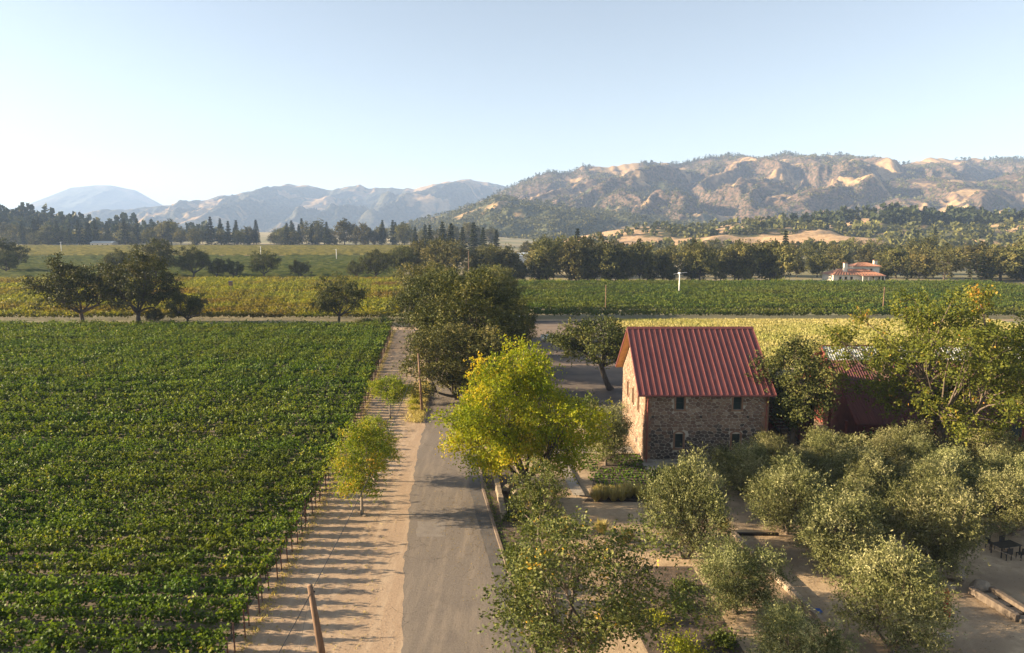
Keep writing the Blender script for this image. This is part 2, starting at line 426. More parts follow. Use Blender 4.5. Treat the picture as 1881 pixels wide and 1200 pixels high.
def stone_mat(name, stops):
    m, nt, nd, lk, b = nodes(name)
    at = nd.new("ShaderNodeAttribute"); at.attribute_name = 'tone'
    r = ramp(nd, stops); lk.new(at.outputs['Fac'], r.inputs[0])
    g = nd.new("ShaderNodeNewGeometry")
    n = nd.new("ShaderNodeTexNoise"); n.inputs['Scale'].default_value = 5; n.inputs['Detail'].default_value = 7
    lk.new(g.outputs['Position'], n.inputs['Vector'])
    hs = nd.new("ShaderNodeHueSaturation")
    mr = nd.new("ShaderNodeMapRange"); mr.inputs[3].default_value = 0.45; mr.inputs[4].default_value = 1.55
    lk.new(n.outputs['Fac'], mr.inputs[0]); lk.new(mr.outputs[0], hs.inputs['Value']); lk.new(r.outputs[0], hs.inputs['Color'])
    lk.new(hs.outputs[0], b.inputs['Base Color'])
    b.inputs['Roughness'].default_value = 0.92
    bp = nd.new("ShaderNodeBump"); bp.inputs['Strength'].default_value = 0.7; bp.inputs['Distance'].default_value = 0.04
    n2 = nd.new("ShaderNodeTexNoise"); n2.inputs['Scale'].default_value = 14; n2.inputs['Detail'].default_value = 6
    lk.new(g.outputs['Position'], n2.inputs['Vector'])
    lk.new(n2.outputs['Fac'], bp.inputs['Height']); lk.new(bp.outputs[0], b.inputs['Normal'])
    return m
M['stone_brown'] = stone_mat('brown_fieldstone', [(0, (0.115, 0.068, 0.044)), (0.4, (0.185, 0.112, 0.074)), (0.75, (0.26, 0.175, 0.115)), (1, (0.35, 0.27, 0.195))])
M['stone_dark'] = stone_mat('dark_basalt', [(0, (0.035, 0.028, 0.024)), (0.5, (0.085, 0.064, 0.050)), (0.8, (0.14, 0.10, 0.075)), (1, (0.24, 0.17, 0.12))])

# ------------------------------------------------------------------ ground, roads, paths
def sheet(name, xs_l, xs_r, ys, z, mat, rag=0.0, ragr=None):
    """a strip between two edge curves given at the ys"""
    ys2 = np.linspace(ys[0], ys[-1], (len(ys) - 1) * (6 if not rag else 60) + 1)
    l = np.interp(ys2, ys, xs_l); r = np.interp(ys2, ys, xs_r)
    if rag:
        l = l + (fbm(ys2 * 0.9 + z * 1000, ys2 * 0, 5, 0.6) - 0.5) * rag
        r = r + (fbm(ys2 * 0.9 + z * 2000, ys2 * 0 + 9, 5, 0.6) - 0.5) * (rag if ragr is None else ragr)
    V = []; F = []
    n = 4
    for k, y in enumerate(ys2):
        for j in range(n + 1):
            t = j / n
            V.append((l[k] * (1 - t) + r[k] * t, y, z))
    for k in range(len(ys2) - 1):
        for j in range(n):
            a = k * (n + 1) + j
            F.append((a, a + 1, a + n + 2, a + n + 1))
    return obj(name, np_mesh(name, V, F, mat), kind='structure')

def build_ground():
    def ax(lo, hi):
        a = [0.0]
        s = 20.0
        while a[-1] < hi:
            a.append(a[-1] + s); s *= 1.09
        b = [0.0]; s = 20.0
        while b[-1] > lo:
            b.append(b[-1] - s); s *= 1.09
        return np.array(sorted(set(a + b)))
    xs = ax(-9500, 9500); ys = ax(-1100, 9500) + 0.0
    ys = np.array(sorted(set(list(ys) + list(range(330, 1400, 30)))))
    X, Y = np.meshgrid(xs, ys)
    Z = zt(X, Y)
    n = len(xs)
    V = np.stack([X.ravel(), Y.ravel(), Z.ravel()], 1)
    i = (np.arange(len(ys) - 1)[:, None] * n + np.arange(n - 1)[None, :]).ravel()
    F = np.stack([i, i + 1, i + n + 1, i + n], 1)
    m = pmat('valley_ground', (0.20, 0.17, 0.085), (0.30, 0.24, 0.12), 0.02, 0.95, 0.4, 1.0, c3=(0.12, 0.125, 0.05), scale3=0.006)
    obj('ground', np_mesh('ground', V, F, m, smooth=True), kind='structure')
build_ground()

VE_Y = [20, 33.5, 38.3, 46.3, 58.1, 79.6, 105.1, 130, 157]
VE_X = [-13.6, -14.7, -15.0, -15.5, -16.4, -18.3, -21.4, -24.4, -27.8]
def vedge(y):
    return float(np.interp(y, VE_Y, VE_X))
AL_Y = [15, 25, 33.5, 42.3, 49.0, 56.8, 69.1, 80.1, 95, 115, 140, 170, 210, 260, 330]
AL_X = [-4.6, -5.2, -5.9, -7.1, -7.9, -8.7, -9.7, -10.3, -11.4, -13.4, -16.6, -21, -27, -35, -47]
AR_X = [1.0, 0.5, 0.1, -1.3, -2.4, -3.6, -4.7, -5.6, -6.8, -9.0, -12.2, -16.6, -22.6, -30.6, -42.6]
def al(y): return float(np.interp(y, AL_Y, AL_X))
def ar(y): return float(np.interp(y, AL_Y, AR_X))

sheet('vineyard_soil', [-75, -95, -140], [-13.0, -20.2, -26.8], [18, 100, 158.5], 0.004, M['soil'])
ysd = [15, 33.5, 46.3, 58.1, 79.6, 105.1, 130, 157, 175]
sheet('dirt_verge', [vedge(y) - 0.6 for y in ysd], [al(y) + 0.6 for y in ysd], ysd, 0.008, M['dirt'])
sheet('farm_track', [-190, -190], [-22, -22], [160.0, 168.5], 0.012, M['dirt'])
sheet('road', AL_X, AR_X, AL_Y, 0.016, M['asphalt'], 0.55, 0.3)
gy = [y for y in AL_Y if y < 82]
sheet('road_gutter', [ar(y) - 0.05 for y in gy], [ar(y) + 1.0 for y in gy], gy, 0.020, M['asphalt_new'], 0.22, 0.001)
for px0, px1, py0, py1 in ((-7.0, -4.9, 47.5, 50.2),):
    sheet('road_patch', [px0, px0 - 0.15, px0 - 0.3], [px1, px1 - 0.1, px1 - 0.35], [py0, (py0 + py1) / 2, py1], 0.0195, M['asphalt_patch'], 0.25)
# kerb: a real step, laid in lengths
kerb_root = empty('kerb', (0, 0, 0)); kerb_root['kind'] = 'structure'
ky = 16.0
while ky < 80:
    y2 = ky + 2.4
    x1 = ar(ky) + 0.98; x2 = ar(y2) + 0.98
    mb = MB(); mb.prism([(x1, ky, 0), (x1 + 0.22, ky, 0), (x2 + 0.22, y2 - 0.02, 0), (x2, y2 - 0.02, 0)], (0, 0, 0.13))
    mb.obj('kerb_stone', M['kerb'], kerb_root, bevel=0.015)
    ky = y2
# garden ground on the right
gy2 = [15, 25, 33.5, 42.3, 49, 56.8, 69, 80, 88]
sheet('gravel_garden', [ar(y) + 1.2 for y in gy2], [75] * 9, gy2, 0.010, M['gravel'])
sheet('planting_bed', [ar(y) + 1.25 for y in (20, 33.5, 49, 63)], [2.2, 2.6, 2.0, 0.2], [20, 33.5, 49, 63], 0.014, M['mulch'])
sheet('olive_bed', [5.9, 6.6, 7.6, 10.2], [16.0, 15.9, 13.2, 13.2], [66.6, 60.5, 55.5, 54.0][::-1], 0.018, M['mulch'])
sheet('shrub_bed', [7.9, 6.9, 7.0], [12.6, 12.2, 12.0], [28, 36, 43], 0.018, M['mulch'])
sheet('garden_path', [5.2, 4.1], [6.2, 5.1], [55.5, 66.5], 0.022, M['concrete'])
sheet('entry_path', [3.8, 3.8], [12.4, 12.4], [66.8, 69.0], 0.026, M['concrete'])
sheet('house_terrace', [12.6, 12.6], [33, 33], [59.2, 63.85], 0.030, M['concrete'])
sheet('back_yard', [ar(84) + 0.4, ar(105) + 0.4, -6, -2.0, -1.5], [40, 30, 24, 24, 26], [86, 104, 124, 150, 173], 0.014, M['yard'])
sheet('meadow_ground', [26, 24.5, 24, 26.5], [125, 125, 125, 125], [110, 125, 150, 173.2], 0.018, M['drygrass'])
sheet('field_lane', [-2, -2], [130, 130], [173.4, 175.6], 0.022, M['dirt'])

# ------------------------------------------------------------------ mountains and hills
def heightrange(name, prof, y_front, y_ridge, y_back, nx, ny, mat, spur=900.0, amp=0.55, seed=0.0, veg_scale=400.0, power=1.25, jag=0.02, bias=0.0):
    px = np.array([p[0] for p in prof], float); pz = np.array([p[1] for p in prof], float)
    xs = np.linspace(px[0], px[-1], nx)
    prof_z = np.interp(xs, px, pz)
    # round off the straight runs between measured points
    step = (px[-1] - px[0]) / nx
    prof_z = prof_z + (fbm(xs / (spur * 0.28) + seed, xs * 0 + seed, 4) - 0.5) * jag * prof_z.max()
    T = np.concatenate([np.linspace(0, 1, int(ny * 0.8)), np.linspace(1, 2, ny - int(ny * 0.8) + 1)[1:]])
    X, TT = np.meshgrid(xs, T)
    P = np.broadcast_to(prof_z, X.shape)
    Y = np.where(TT <= 1, y_front + (y_ridge - y_front) * TT, y_ridge + (y_back - y_ridge) * (TT - 1))
    wx = (fbm(X / spur * 0.8 + seed, Y / spur * 0.8 + 3.1, 4) - 0.5) * spur * 0.8
    U = X * 0.90 - Y * 0.42 + wx; W = X * 0.42 + Y * 0.90 + wx * 0.5
    rg = ridged(U / spur + seed * 1.7, W / (spur * 2.1) + seed, 7, 0.56)
    rg = np.clip((rg - 0.5) * 1.35 + 0.5, 0, 1.1)
    lo = fbm(X / spur * 0.5 + seed + 9, Y / spur * 0.5 + seed, 3)
    t = np.clip(TT, 0, 1)
    front = t ** power
    Z = P * (front * (1 - (1 - t) * amp * 1.5 * (1 - rg)) + (1 - t) * t * (rg - 0.5) * amp * 2.0 + (1 - t) * t * (lo - 0.5) * 0.9)
    cap = 22 + (P - 22) * (Y / y_ridge) * 0.99          # spurs stay below the crest behind them
    kk = 0.05 * pz.max()
    Zs = cap - kk * np.log1p(np.exp(np.clip((cap - Z) / kk, -30, 30)))
    Z = np.where(TT < 0.999, Zs * np.clip((1 - t) * 12, 0, 1) + np.minimum(Z, cap + (1 - np.clip((1 - t) * 12, 0, 1)) * P) * (1 - np.clip((1 - t) * 12, 0, 1)), Z)
    Z = np.where(TT > 1, P * (1 - (TT - 1) * 0.8) , Z)
    Z = np.where(TT < 0.02, -6, Z)
    veg = fbm(X / veg_scale + seed * 3, Y / veg_scale, 6, 0.6) + bias
    n = nx
    V = np.stack([X.ravel(), Y.ravel(), Z.ravel()], 1)
    i = (np.arange(len(T) - 1)[:, None] * n + np.arange(n - 1)[None, :]).ravel()
    F = np.stack([i, i + 1, i + n + 1, i + n], 1)
    o = obj(name, np_mesh(name, V, F, mat, smooth=True, attrs={'veg': veg.ravel()}), kind='structure')
    return o, X, Y, Z, veg, TT

def hill_mat(name, grass1, grass2, scrub1, scrub2, cut=0.5, soft=0.05, nscale=0.01):
    m, nt, nd, lk, b = nodes(name)
    b.inputs['Roughness'].default_value = 0.95
    b.inputs['Specular IOR Level'].default_value = 0.1
    at = nd.new("ShaderNodeAttribute"); at.attribute_name = 'veg'
    g = nd.new("ShaderNodeNewGeometry")
    n = nd.new("ShaderNodeTexNoise"); n.inputs['Scale'].default_value = nscale; n.inputs['Detail'].default_value = 10; n.inputs['Roughness'].default_value = 0.7
    lk.new(g.outputs['Position'], n.inputs['Vector'])
    ad = nd.new("ShaderNodeMath"); ad.operation = 'MULTIPLY_ADD'; ad.inputs[1].default_value = 0.5
    lk.new(n.outputs['Fac'], ad.inputs[0]); lk.new(at.outputs['Fac'], ad.inputs[2])
    f = ramp(nd, [(cut - soft, (0, 0, 0)), (cut + soft, (1, 1, 1))])
    sb = nd.new("ShaderNodeMath"); sb.operation = 'SUBTRACT'; sb.inputs[1].default_value = 0.25
    lk.new(ad.outputs[0], sb.inputs[0]); lk.new(sb.outputs[0], f.inputs[0])
    n2 = nd.new("ShaderNodeTexNoise"); n2.inputs['Scale'].default_value = nscale * 4; n2.inputs['Detail'].default_value = 8
    lk.new(g.outputs['Position'], n2.inputs['Vector'])
    ra = ramp(nd, [(0.35, grass1), (0.65, grass2)]); rb = ramp(nd, [(0.38, scrub1), (0.62, scrub2)])
    lk.new(n2.outputs['Fac'], ra.inputs[0]); lk.new(n2.outputs['Fac'], rb.inputs[0])
    mx = nd.new("ShaderNodeMixRGB")
    lk.new(f.outputs[0], mx.inputs[0]); lk.new(ra.outputs[0], mx.inputs[1]); lk.new(rb.outputs[0], mx.inputs[2])
    lk.new(mx.outputs[0], b.inputs['Base Color'])
    bp = nd.new("ShaderNodeBump"); bp.inputs['Strength'].default_value = 0.8; bp.inputs['Distance'].default_value = 0.06 / nscale
    lk.new(n2.outputs['Fac'], bp.inputs['Height']); lk.new(bp.outputs[0], b.inputs['Normal'])
    return m

FAR = [(-13709, 131), (-11045, 240), (-10366, 404), (-9909, 567), (-8886, 945), (-8333, 999), (-8060, 988), (-7574, 891), (-7047, 588), (-6729, 404), (-5747, 219), (-4649, 76)]
MID = [(-6163, 51), (-5204, 168), (-4785, 226), (-4489, 244), (-3717, 314), (-3419, 360), (-3180, 418), (-2885, 441), (-2706, 487), (-2409, 562), (-2176, 516), (-1942, 487), (-1647, 534), (-1471, 516), (-1178, 499), (-883, 545), (-648, 574), (-442, 608), (-237, 568), (-61, 528), (232, 476), (644, 401), (1236, 255), (2128, 80)]
RIGHT = [(-1212, -13), (-854, 39), (-498, 127), (-213, 225), (-37, 308), (103, 370), (209, 398), (349, 432), (559, 453), (735, 467), (910, 473), (1050, 467), (1190, 491), (1399, 521), (1610, 508), (1748, 542), (1960, 508), (2134, 525), (2312, 484), (2488, 473), (2662, 491), (3012, 497), (3295, 508), (3710, 528), (4413, 508), (5487, 370)]
HILL = [(-783, -8), (-618, 1), (-494, 22), (-328, 78), (-226, 99), (-144, 127), (-62, 167), (19, 153), (121, 139), (223, 123), (326, 111), (428, 99), (531, 82), (737, 62), (943, 32)]
FOOT = [(31, 6), (86, 16), (141, 27), (204, 33), (283, 32), (361, 41), (440, 36), (503, 46), (550, 49), (598, 40), (645, 44), (700, 38), (741, 36), (834, 42), (1072, 34), (1500, 30)]
LEFT = [(-1700, 70), (-1263, 66), (-981, 58), (-887, 52), (-831, 46), (-766, 36), (-701, 29), (-644, 21), (-579, 15), (-494, 8)]
def nearer(prof, k):
    return [(x * k, 22 + (z - 22) * k) for x, z in prof]
FAR = nearer(FAR, 0.64); MID = nearer(MID, 0.8); RIGHT = nearer(RIGHT, 0.7); HILL = nearer(HILL, 0.75)
gold1, gold2 = (0.27, 0.175, 0.085), (0.40, 0.275, 0.145)
hm_far = hill_mat('far_mountain', (0.20, 0.17, 0.12), (0.28, 0.23, 0.16), (0.06, 0.07, 0.05), (0.10, 0.11, 0.075), 0.40, 0.08, 0.004)
hm_mid = hill_mat('mid_mountain', gold1, gold2, (0.028, 0.034, 0.020), (0.095, 0.08, 0.05), 0.40, 0.04, 0.014)
hm_right = hill_mat('right_mountain', gold1, gold2, (0.034, 0.036, 0.020), (0.165, 0.105, 0.072), 0.39, 0.035, 0.03)
hm_hill = hill_mat('near_hill', gold1, gold2, (0.045, 0.055, 0.028), (0.10, 0.10, 0.05), 0.34, 0.05, 0.025)
hm_foot = hill_mat('foothill', (0.40, 0.25, 0.13), (0.54, 0.37, 0.21), (0.06, 0.07, 0.03), (0.13, 0.115, 0.055), 0.52, 0.05, 0.06)
hm_left = hill_mat('left_hill', (0.06, 0.07, 0.03), (0.10, 0.10, 0.05), (0.04, 0.05, 0.022), (0.08, 0.085, 0.04), 0.5, 0.1, 0.03)
heightrange('far_mountain', FAR, 7000, 8960, 10500, 260, 90, hm_far, 1000, 0.45, 2.3, 600, 1.2, 0.008)
heightrange('mountain_range', MID, 3900, 6000, 7300, 520, 220, hm_mid, 480, 1.1, 5.1, 240, 1.05, 0.10)
RM = heightrange('mountain_ridge', RIGHT, 1650, 3150, 3900, 760, 320, hm_right, 330, 0.78, 8.4, 130, 0.95, 0.12)
HM = heightrange('wooded_hill', HILL, 1300, 1950, 2400, 300, 130, hm_hill, 180, 0.75, 3.2, 80, 1.0, 0.05)
SPUR = [(145, -10), (170, 85), (209, 138), (290, 190), (420, 198), (540, 210), (620, 185), (720, 148), (840, 108), (960, 78), (1080, 20)]
SPUR2 = [(790, 20), (850, 82), (1000, 128), (1110, 165), (1260, 196), (1405, 212), (1550, 190), (1645, 220), (1775, 238), (1960, 245), (2330, 205), (2600, 120)]
SM = heightrange('wooded_spur', SPUR, 1750, 2500, 2950, 300, 130, hm_hill, 210, 0.6, 4.7, 90, 0.95, 0.05)
SN = heightrange('grassy_spur', SPUR2, 1500, 2300, 2750, 380, 150, hm_right, 260, 0.7, 7.7, 110, 0.95, 0.05)
FM = heightrange('foothill', FOOT, 640, 1000, 1500, 300, 110, hm_foot, 150, 0.55, 6.6, 60, 0.9, 0.06)
LM = heightrange('left_hillside', LEFT, 860, 1200, 1700, 160, 60, hm_left, 260, 0.35, 1.4, 120, 0.9, 0.04)

# ------------------------------------------------------------------ foliage machinery
def unit(a):
    return a / np.maximum(np.linalg.norm(a, axis=1, keepdims=True), 1e-9)

def leaf_quads(C, A, rng, L, W, tone, jitter=0.3, facing=None):
    """diamond leaves at C along A"""
    n = len(C)
    A = unit(A)
    B = unit(np.cross(A, unit(rng.normal(size=(n, 3)) if facing is None else facing)))
    N = np.cross(A, B)
    s = (1 + rng.uniform(-jitter, jitter, n))[:, None]
    l = L * s; w = W * s
    V = np.empty((n, 4, 3))
    V[:, 0] = C - A * l * 0.5
    V[:, 1] = C + B * w * 0.5 + N * w * 0.12 + A * l * 0.05
    V[:, 2] = C + A * l * 0.5
    V[:, 3] = C - B * w * 0.5 + N * w * 0.12 + A * l * 0.05
    F = np.arange(4 * n).reshape(n, 4)
    return V.reshape(-1, 3), F, tone

def join(parts):
    Vs = []; Fs = []; Ts = []; k = 0
    for V, F, T in parts:
        Vs.append(V); Fs.append(F + k); Ts.append(T); k += len(V)
    return np.concatenate(Vs), np.concatenate(Fs), np.concatenate(Ts)

def shoots(base, direc, length, nleaf, rng, L, W, tone0, droop=0.25, spread=0.06, leafdir=0.6):
    """leafy shoots: base (n,3), unit direction (n,3), length (n,)"""
    n = len(base)
    s = np.linspace(0.12, 1.0, nleaf)[None, :, None]
    P = base[:, None, :] + direc[:, None, :] * length[:, None, None] * s
    P = P - np.array([0, 0, 1.0])[None, None, :] * (droop * length[:, None, None] * s ** 2)
    P = P.reshape(-1, 3) + rng.normal(size=(n * nleaf, 3)) * spread
    A = np.repeat(direc, nleaf, 0) * leafdir + rng.normal(size=(n * nleaf, 3)) * (1 - leafdir * 0.5)
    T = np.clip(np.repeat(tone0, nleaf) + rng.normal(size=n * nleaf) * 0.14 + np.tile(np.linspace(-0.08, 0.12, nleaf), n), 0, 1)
    fc = unit(rng.normal(size=(n, 3)) + np.array([0, 0, 0.55]))
    fc = np.repeat(fc, nleaf, 0) + rng.normal(size=(n * nleaf, 3)) * 0.45
    return leaf_quads(P, A, rng, L, W, T, facing=fc)

def curve_pts(a, b, lift, n, rng, wob):
    a = np.array(a); b = np.array(b)
    d = b - a; ln = np.linalg.norm(d)
    mid = a + d * 0.45 + np.array([0, 0, lift * ln]) + rng.normal(size=3) * wob * ln
    t = np.linspace(0, 1, n)[:, None]
    return (1 - t) ** 2 * a + 2 * t * (1 - t) * mid + t ** 2 * b

def tree_meshes(name, seed, height, radius, leaf_m, bark_m, trunk_h=0.28, base_r=0.3, lean=(0, 0), clumps=40, clump_r=1.0, leaves=8000,
                leaf=(0.16, 0.10), limbs=6, flat=0.75, droop=0.15, up=0.35, shape='round', sparse=0.0, stems=1, shoot_len=0.8, nleaf=8, show_twigs=True, low=0.25, leafdir=0.5, tonespread=0.16):
    rng = np.random.RandomState(seed)
    top = height; th = trunk_h * height
    cz = (th * 0.75 + top) / 2; rz = (top - th * 0.75) / 2
    # clump centres in the envelope, pushed to the outside
    C = []
    tries = 0
    cr_min = clump_r * 0.62
    while len(C) < clumps and tries < clumps * 60:
        tries += 1
        v = rng.normal(size=3); v /= np.linalg.norm(v)
        r = rng.uniform(0.25, 1.0) ** 0.5
        lump = 1.0 + 0.22 * math.sin(3 * math.atan2(v[1], v[0]) + seed) + 0.12 * math.sin(5 * v[2] * 2 + seed * 2)
        p = v * r * lump
        if shape == 'round':
            pass
        elif shape == 'egg':
            p[:2] *= 1.0 - 0.35 * max(0, p[2])
        if p[2] < -0.55 - low * 0.8:
            continue
        q = np.array([p[0] * (radius - clump_r * 0.6), p[1] * (radius - clump_r * 0.6), cz + p[2] * (rz - clump_r * 0.45)])
        q[0] += lean[0] * (q[2] / top); q[1] += lean[1] * (q[2] / top)
        if any(np.linalg.norm(q - c) < cr_min for c in C):
            continue
        C.append(q)
    C = np.array(C)
    mb = MB()
    # stems and limbs
    ends = []
    for s in range(stems):
        an = 2 * math.pi * s / max(stems, 1) + seed
        b0 = np.array([math.cos(an), math.sin(an), 0]) * (base_r * 1.1 if stems > 1 else 0)
        e0 = np.array([lean[0] * 0.4, lean[1] * 0.4, th]) + np.array([math.cos(an), math.sin(an), 0]) * (radius * 0.18 if stems > 1 else 0)
        pts = curve_pts(b0, e0, 0.05, 6, rng, 0.05)
        rr = base_r / (1 if stems == 1 else 1.4)
        mb.tube(pts, [rr * 1.45, rr * 1.05, rr * 0.95, rr * 0.88, rr * 0.82, rr * 0.75], 9, cap=True)
        nl = max(2, limbs // stems)
        for k in range(nl):
            a2 = an + 2 * math.pi * (k + rng.uniform(-0.2, 0.2)) / nl
            el = rng.uniform(0.25, 1.2)
            e = e0 + np.array([math.cos(a2) * math.cos(el), math.sin(a2) * math.cos(el), math.sin(el)]) * np.array([radius, radius, rz * 1.2]) * rng.uniform(0.4, 0.6)
            pl = curve_pts(e0 - np.array([0, 0, rr * 0.5]), e, 0.06, 6, rng, 0.1)
            r0 = rr * rng.uniform(0.5, 0.7)
            mb.tube(pl, list(np.linspace(r0, r0 * 0.5, 6)), 7)
            ends.append((pl, r0 * 0.5))
    # each clump hangs on the nearest limb
    for c in C:
        best = None
        for pl, r in ends:
            d = np.linalg.norm(pl - c, axis=1)
            k = int(np.argmin(d[2:])) + 2
            if best is None or d[k] < best[0]:
                best = (d[k], pl[k], r)
        if best[0] > 0.15:
            pl = curve_pts(best[1], c, 0.08, 5, rng, 0.12)
            r0 = max(0.018, best[2] * 0.55)
            mb.tube(pl, list(np.linspace(r0, max(0.01, r0 * 0.3), 5)), 5, cap=False)
            if show_twigs:
                for q in range(2):
                    e = c + rng.normal(size=3) * clump_r * 0.6
                    mb.tube(curve_pts(c, e, 0.05, 3, rng, 0.1), [max(0.01, r0 * 0.3), 0.012, 0.006], 4, cap=False)
    bark = mb.mesh(name + '_trunk', bark_m, smooth=True)
    # leafy shoots out of every clump
    per = leaves / len(C)
    parts = []
    for c in C:
        if rng.rand() < sparse:
            continue
        ns = max(3, int(per * rng.uniform(0.6, 1.4) / nleaf))
        v = unit(rng.normal(size=(ns, 3)) + np.array([0, 0, up]))
        out = c - np.array([lean[0] * 0.5, lean[1] * 0.5, cz]); out = out / (np.linalg.norm(out) + 1e-6)
        v = unit(v + out * 0.55)
        b = c + rng.normal(size=(ns, 3)) * clump_r * np.array([0.38, 0.38, 0.38 * flat])
        ln = rng.uniform(0.5, 1.15, ns) * shoot_len
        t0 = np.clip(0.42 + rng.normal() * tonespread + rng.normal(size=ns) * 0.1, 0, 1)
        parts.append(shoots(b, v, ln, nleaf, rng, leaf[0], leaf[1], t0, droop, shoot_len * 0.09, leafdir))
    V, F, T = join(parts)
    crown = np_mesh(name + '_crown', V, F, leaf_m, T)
    return bark, crown

def plant_tree(name, meshes, loc, rz, label, cat='tree', group=None, scale=1.0):
    e = empty(name, loc, rz, label, cat, group, scale)
    obj('trunk', meshes[0], e)
    obj('crown', meshes[1], e)
    return e

# ------------------------------------------------------------------ vineyards
def vine_row_mesh(name, seed, L, leaf_m, per_m=15, nleaf=8, leaf=(0.17, 0.15), h=1.85, w=0.42, cordon=0.95, gap=0.04):
    rng = np.random.RandomState(seed)
    n = int(L * per_m)
    x = -rng.uniform(0, L, n)
    vig = 0.25 + 1.45 * fbm(-x / 1.5 + seed * 3.3, x * 0 + seed, 3)
    keep = fbm(-x / 1.4 + seed * 7.1, x * 0 + seed * 2.2, 2) > gap + 0.14
    x = x[keep]; vig = vig[keep]; n = len(x)
    b = np.stack([x, rng.normal(size=n) * 0.10, cordon + rng.normal(size=n) * 0.10], 1)
    side = rng.choice([-1, 1], n)
    d = unit(np.stack([rng.normal(size=n) * 0.45, side * np.abs(rng.normal(size=n)) * 0.19, rng.uniform(0.5, 1.1, n)], 1))
    ln = (h - cordon) * 1.2 * rng.uniform(0.6, 1.25, n) * vig
    t0 = np.clip(0.40 + 0.5 * (fbm(-x / 3.0, x * 0 + seed * 5, 2) - 0.5) + rng.normal(size=n) * 0.10, 0, 1)
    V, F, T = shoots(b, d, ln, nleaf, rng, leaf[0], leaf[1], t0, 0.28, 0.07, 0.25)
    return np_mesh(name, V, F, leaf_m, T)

def build_left_vineyard():
    long_ = [vine_row_mesh('vine_foliage_%d' % k, 20 + k, 100, M['vine'], 11, 7, (0.25, 0.23)) for k in range(8)]
    short = [vine_row_mesh('vine_foliage_near_%d' % k, 40 + k, 50, M['vine'], 22, 9, (0.17, 0.155)) for k in range(8)]
    post = MB().bar((0.15, 0, 0), (0.12, 0, 1.75), 0.06, 0.06).mesh('end_post', M['post'])
    tr = MB().tube([(-0.6, 0, 0), (-0.63, 0.03, 0.5), (-0.58, -0.02, 0.95)], [0.045, 0.035, 0.03], 6).mesh('vine_trunk', M['bark_dark'])
    wire = MB().tube([(0.12, 0, 1.6), (-8, 0, 1.62)], [0.006, 0.006], 4).mesh('trellis_wire', M['dark_metal'])
    rng = random.Random(3)
    y = 27.0; k = 0
    while y < 156.8:
        near = y < 66
        e = empty('vine_row', (vedge(y) - 0.1 + rng.uniform(-0.15, 0.15), y, 0), R(-1.5 + rng.uniform(-0.15, 0.15)),
                  'row of dense green grapevines in the big left foreground vineyard, ending at the dirt verge', 'vine row', 'rows of the left foreground vineyard')
        me = rng.choice(short if near else long_)
        f = obj('foliage', me, e)
        if k % 2:
            f.scale = (1, -1, 1)
        f.scale.z = rng.uniform(0.93, 1.07)
        obj('end_post', post, e); obj('trunk', tr, e)
        if y < 70:
            obj('trellis_wire', wire, e)
        if y + 1.29 >= 156.8:
            e['label'] = 'farthest row of the big left foreground vineyard, along the farm track under the oaks'
        y += 1.29; k += 1
build_left_vineyard()

def build_mid_vineyards():
    gold = [vine_row_mesh('gold_row_%d' % k, 260 + k, 170, M['vine_gold'], 7, 6, (0.40, 0.36), h=2.1) for k in range(11)]
    rng = random.Random(5)
    y = 173.0; k = 0
    while y < 322:
        x0 = -26.5 - (y - 173) * 0.16 - 1.5
        o = obj('vine_row', rng.choice(gold), None, (x0, y, 0.0), R(rng.uniform(-0.2, 0.2)))
        o.scale = (1.0 + (y - 173) / 260, 1 if k % 2 else -1, 1.05)
        tag(o, 'row of yellowing grapevines in the field beyond the farm track, left of the road', 'vine row', 'rows of the yellowing left vineyard')
        if k == 0:
            o['label'] = 'nearest row of the yellowing vineyard, right along the farm track'
        y += 2.6; k += 1
    rt = [vine_row_mesh('right_row_%d' % k, 80 + k, 210, M['vine_right'], 7, 6, (0.40, 0.36), h=2.1) for k in range(9)]
    y = 177.4; k = 0
    while y < 299:
        if 186.5 < y < 189.5:
            y += 3.0
        o = obj('vine_row', rng.choice(rt), None, (206 + rng.uniform(-1, 1), y, 0.0), R(rng.uniform(-0.2, 0.2)))
        o.scale = (1.0, 1 if k % 2 else -1, 1.05)
        tag(o, 'row of green grapevines in the field behind the stone house, right of the road', 'vine row', 'rows of the right vineyard')
        if k == 0:
            o['label'] = 'nearest row of the right vineyard, along the lane behind the white car'
        y += 2.6; k += 1
build_mid_vineyards()

def far_rows(name, x0, x1, y0, y1, step, mat, label, slant=0.0, seed=1, holes=None):
    """distant trellis rows: crumpled hedge strips in one object"""
    rng = np.random.RandomState(seed)
    P = []
    y = y0
    while y < y1:
        n = int((x1 - x0) / 3.0)
        xs = np.linspace(x0, x1, n)
        ys = y + slant * (xs - x0) + rng.normal(size=n) * 0.2
        zz = zt(xs, ys)
        h = 1.7 + rng.normal(size=n) * 0.28
        a = np.stack([xs, ys - 0.9 + rng.normal(size=n) * 0.15, zz], 1)
        b = np.stack([xs, ys - 0.35 + rng.normal(size=n) * 0.2, zz + h], 1)
        c = np.stack([xs, ys + 0.35 + rng.normal(size=n) * 0.2, zz + h * 0.97], 1)
        d = np.stack([xs, ys + 0.9, zz], 1)
        V = np.stack([a, b, c, d], 1).reshape(-1, 3)
        i = np.arange(n - 1) * 4
        F = np.concatenate([np.stack([i + k, i + 4 + k, i + 5 + k, i + 1 + k], 1) for k in range(3)])
        P.append((V, F, np.clip(rng.uniform(0, 1, len(F)), 0, 1)))
        y += step
    V, F, T = join(P)
    o = obj(name, np_mesh(name, V, F, mat, T), kind='stuff')
    tag(o, label, 'vines')
far_rows('far_vines', -430, -60, 345, 560, 3.6, M['vine_far'], 'wide dark green vineyard on the far left rise, behind the field oaks', 0.01, 1)
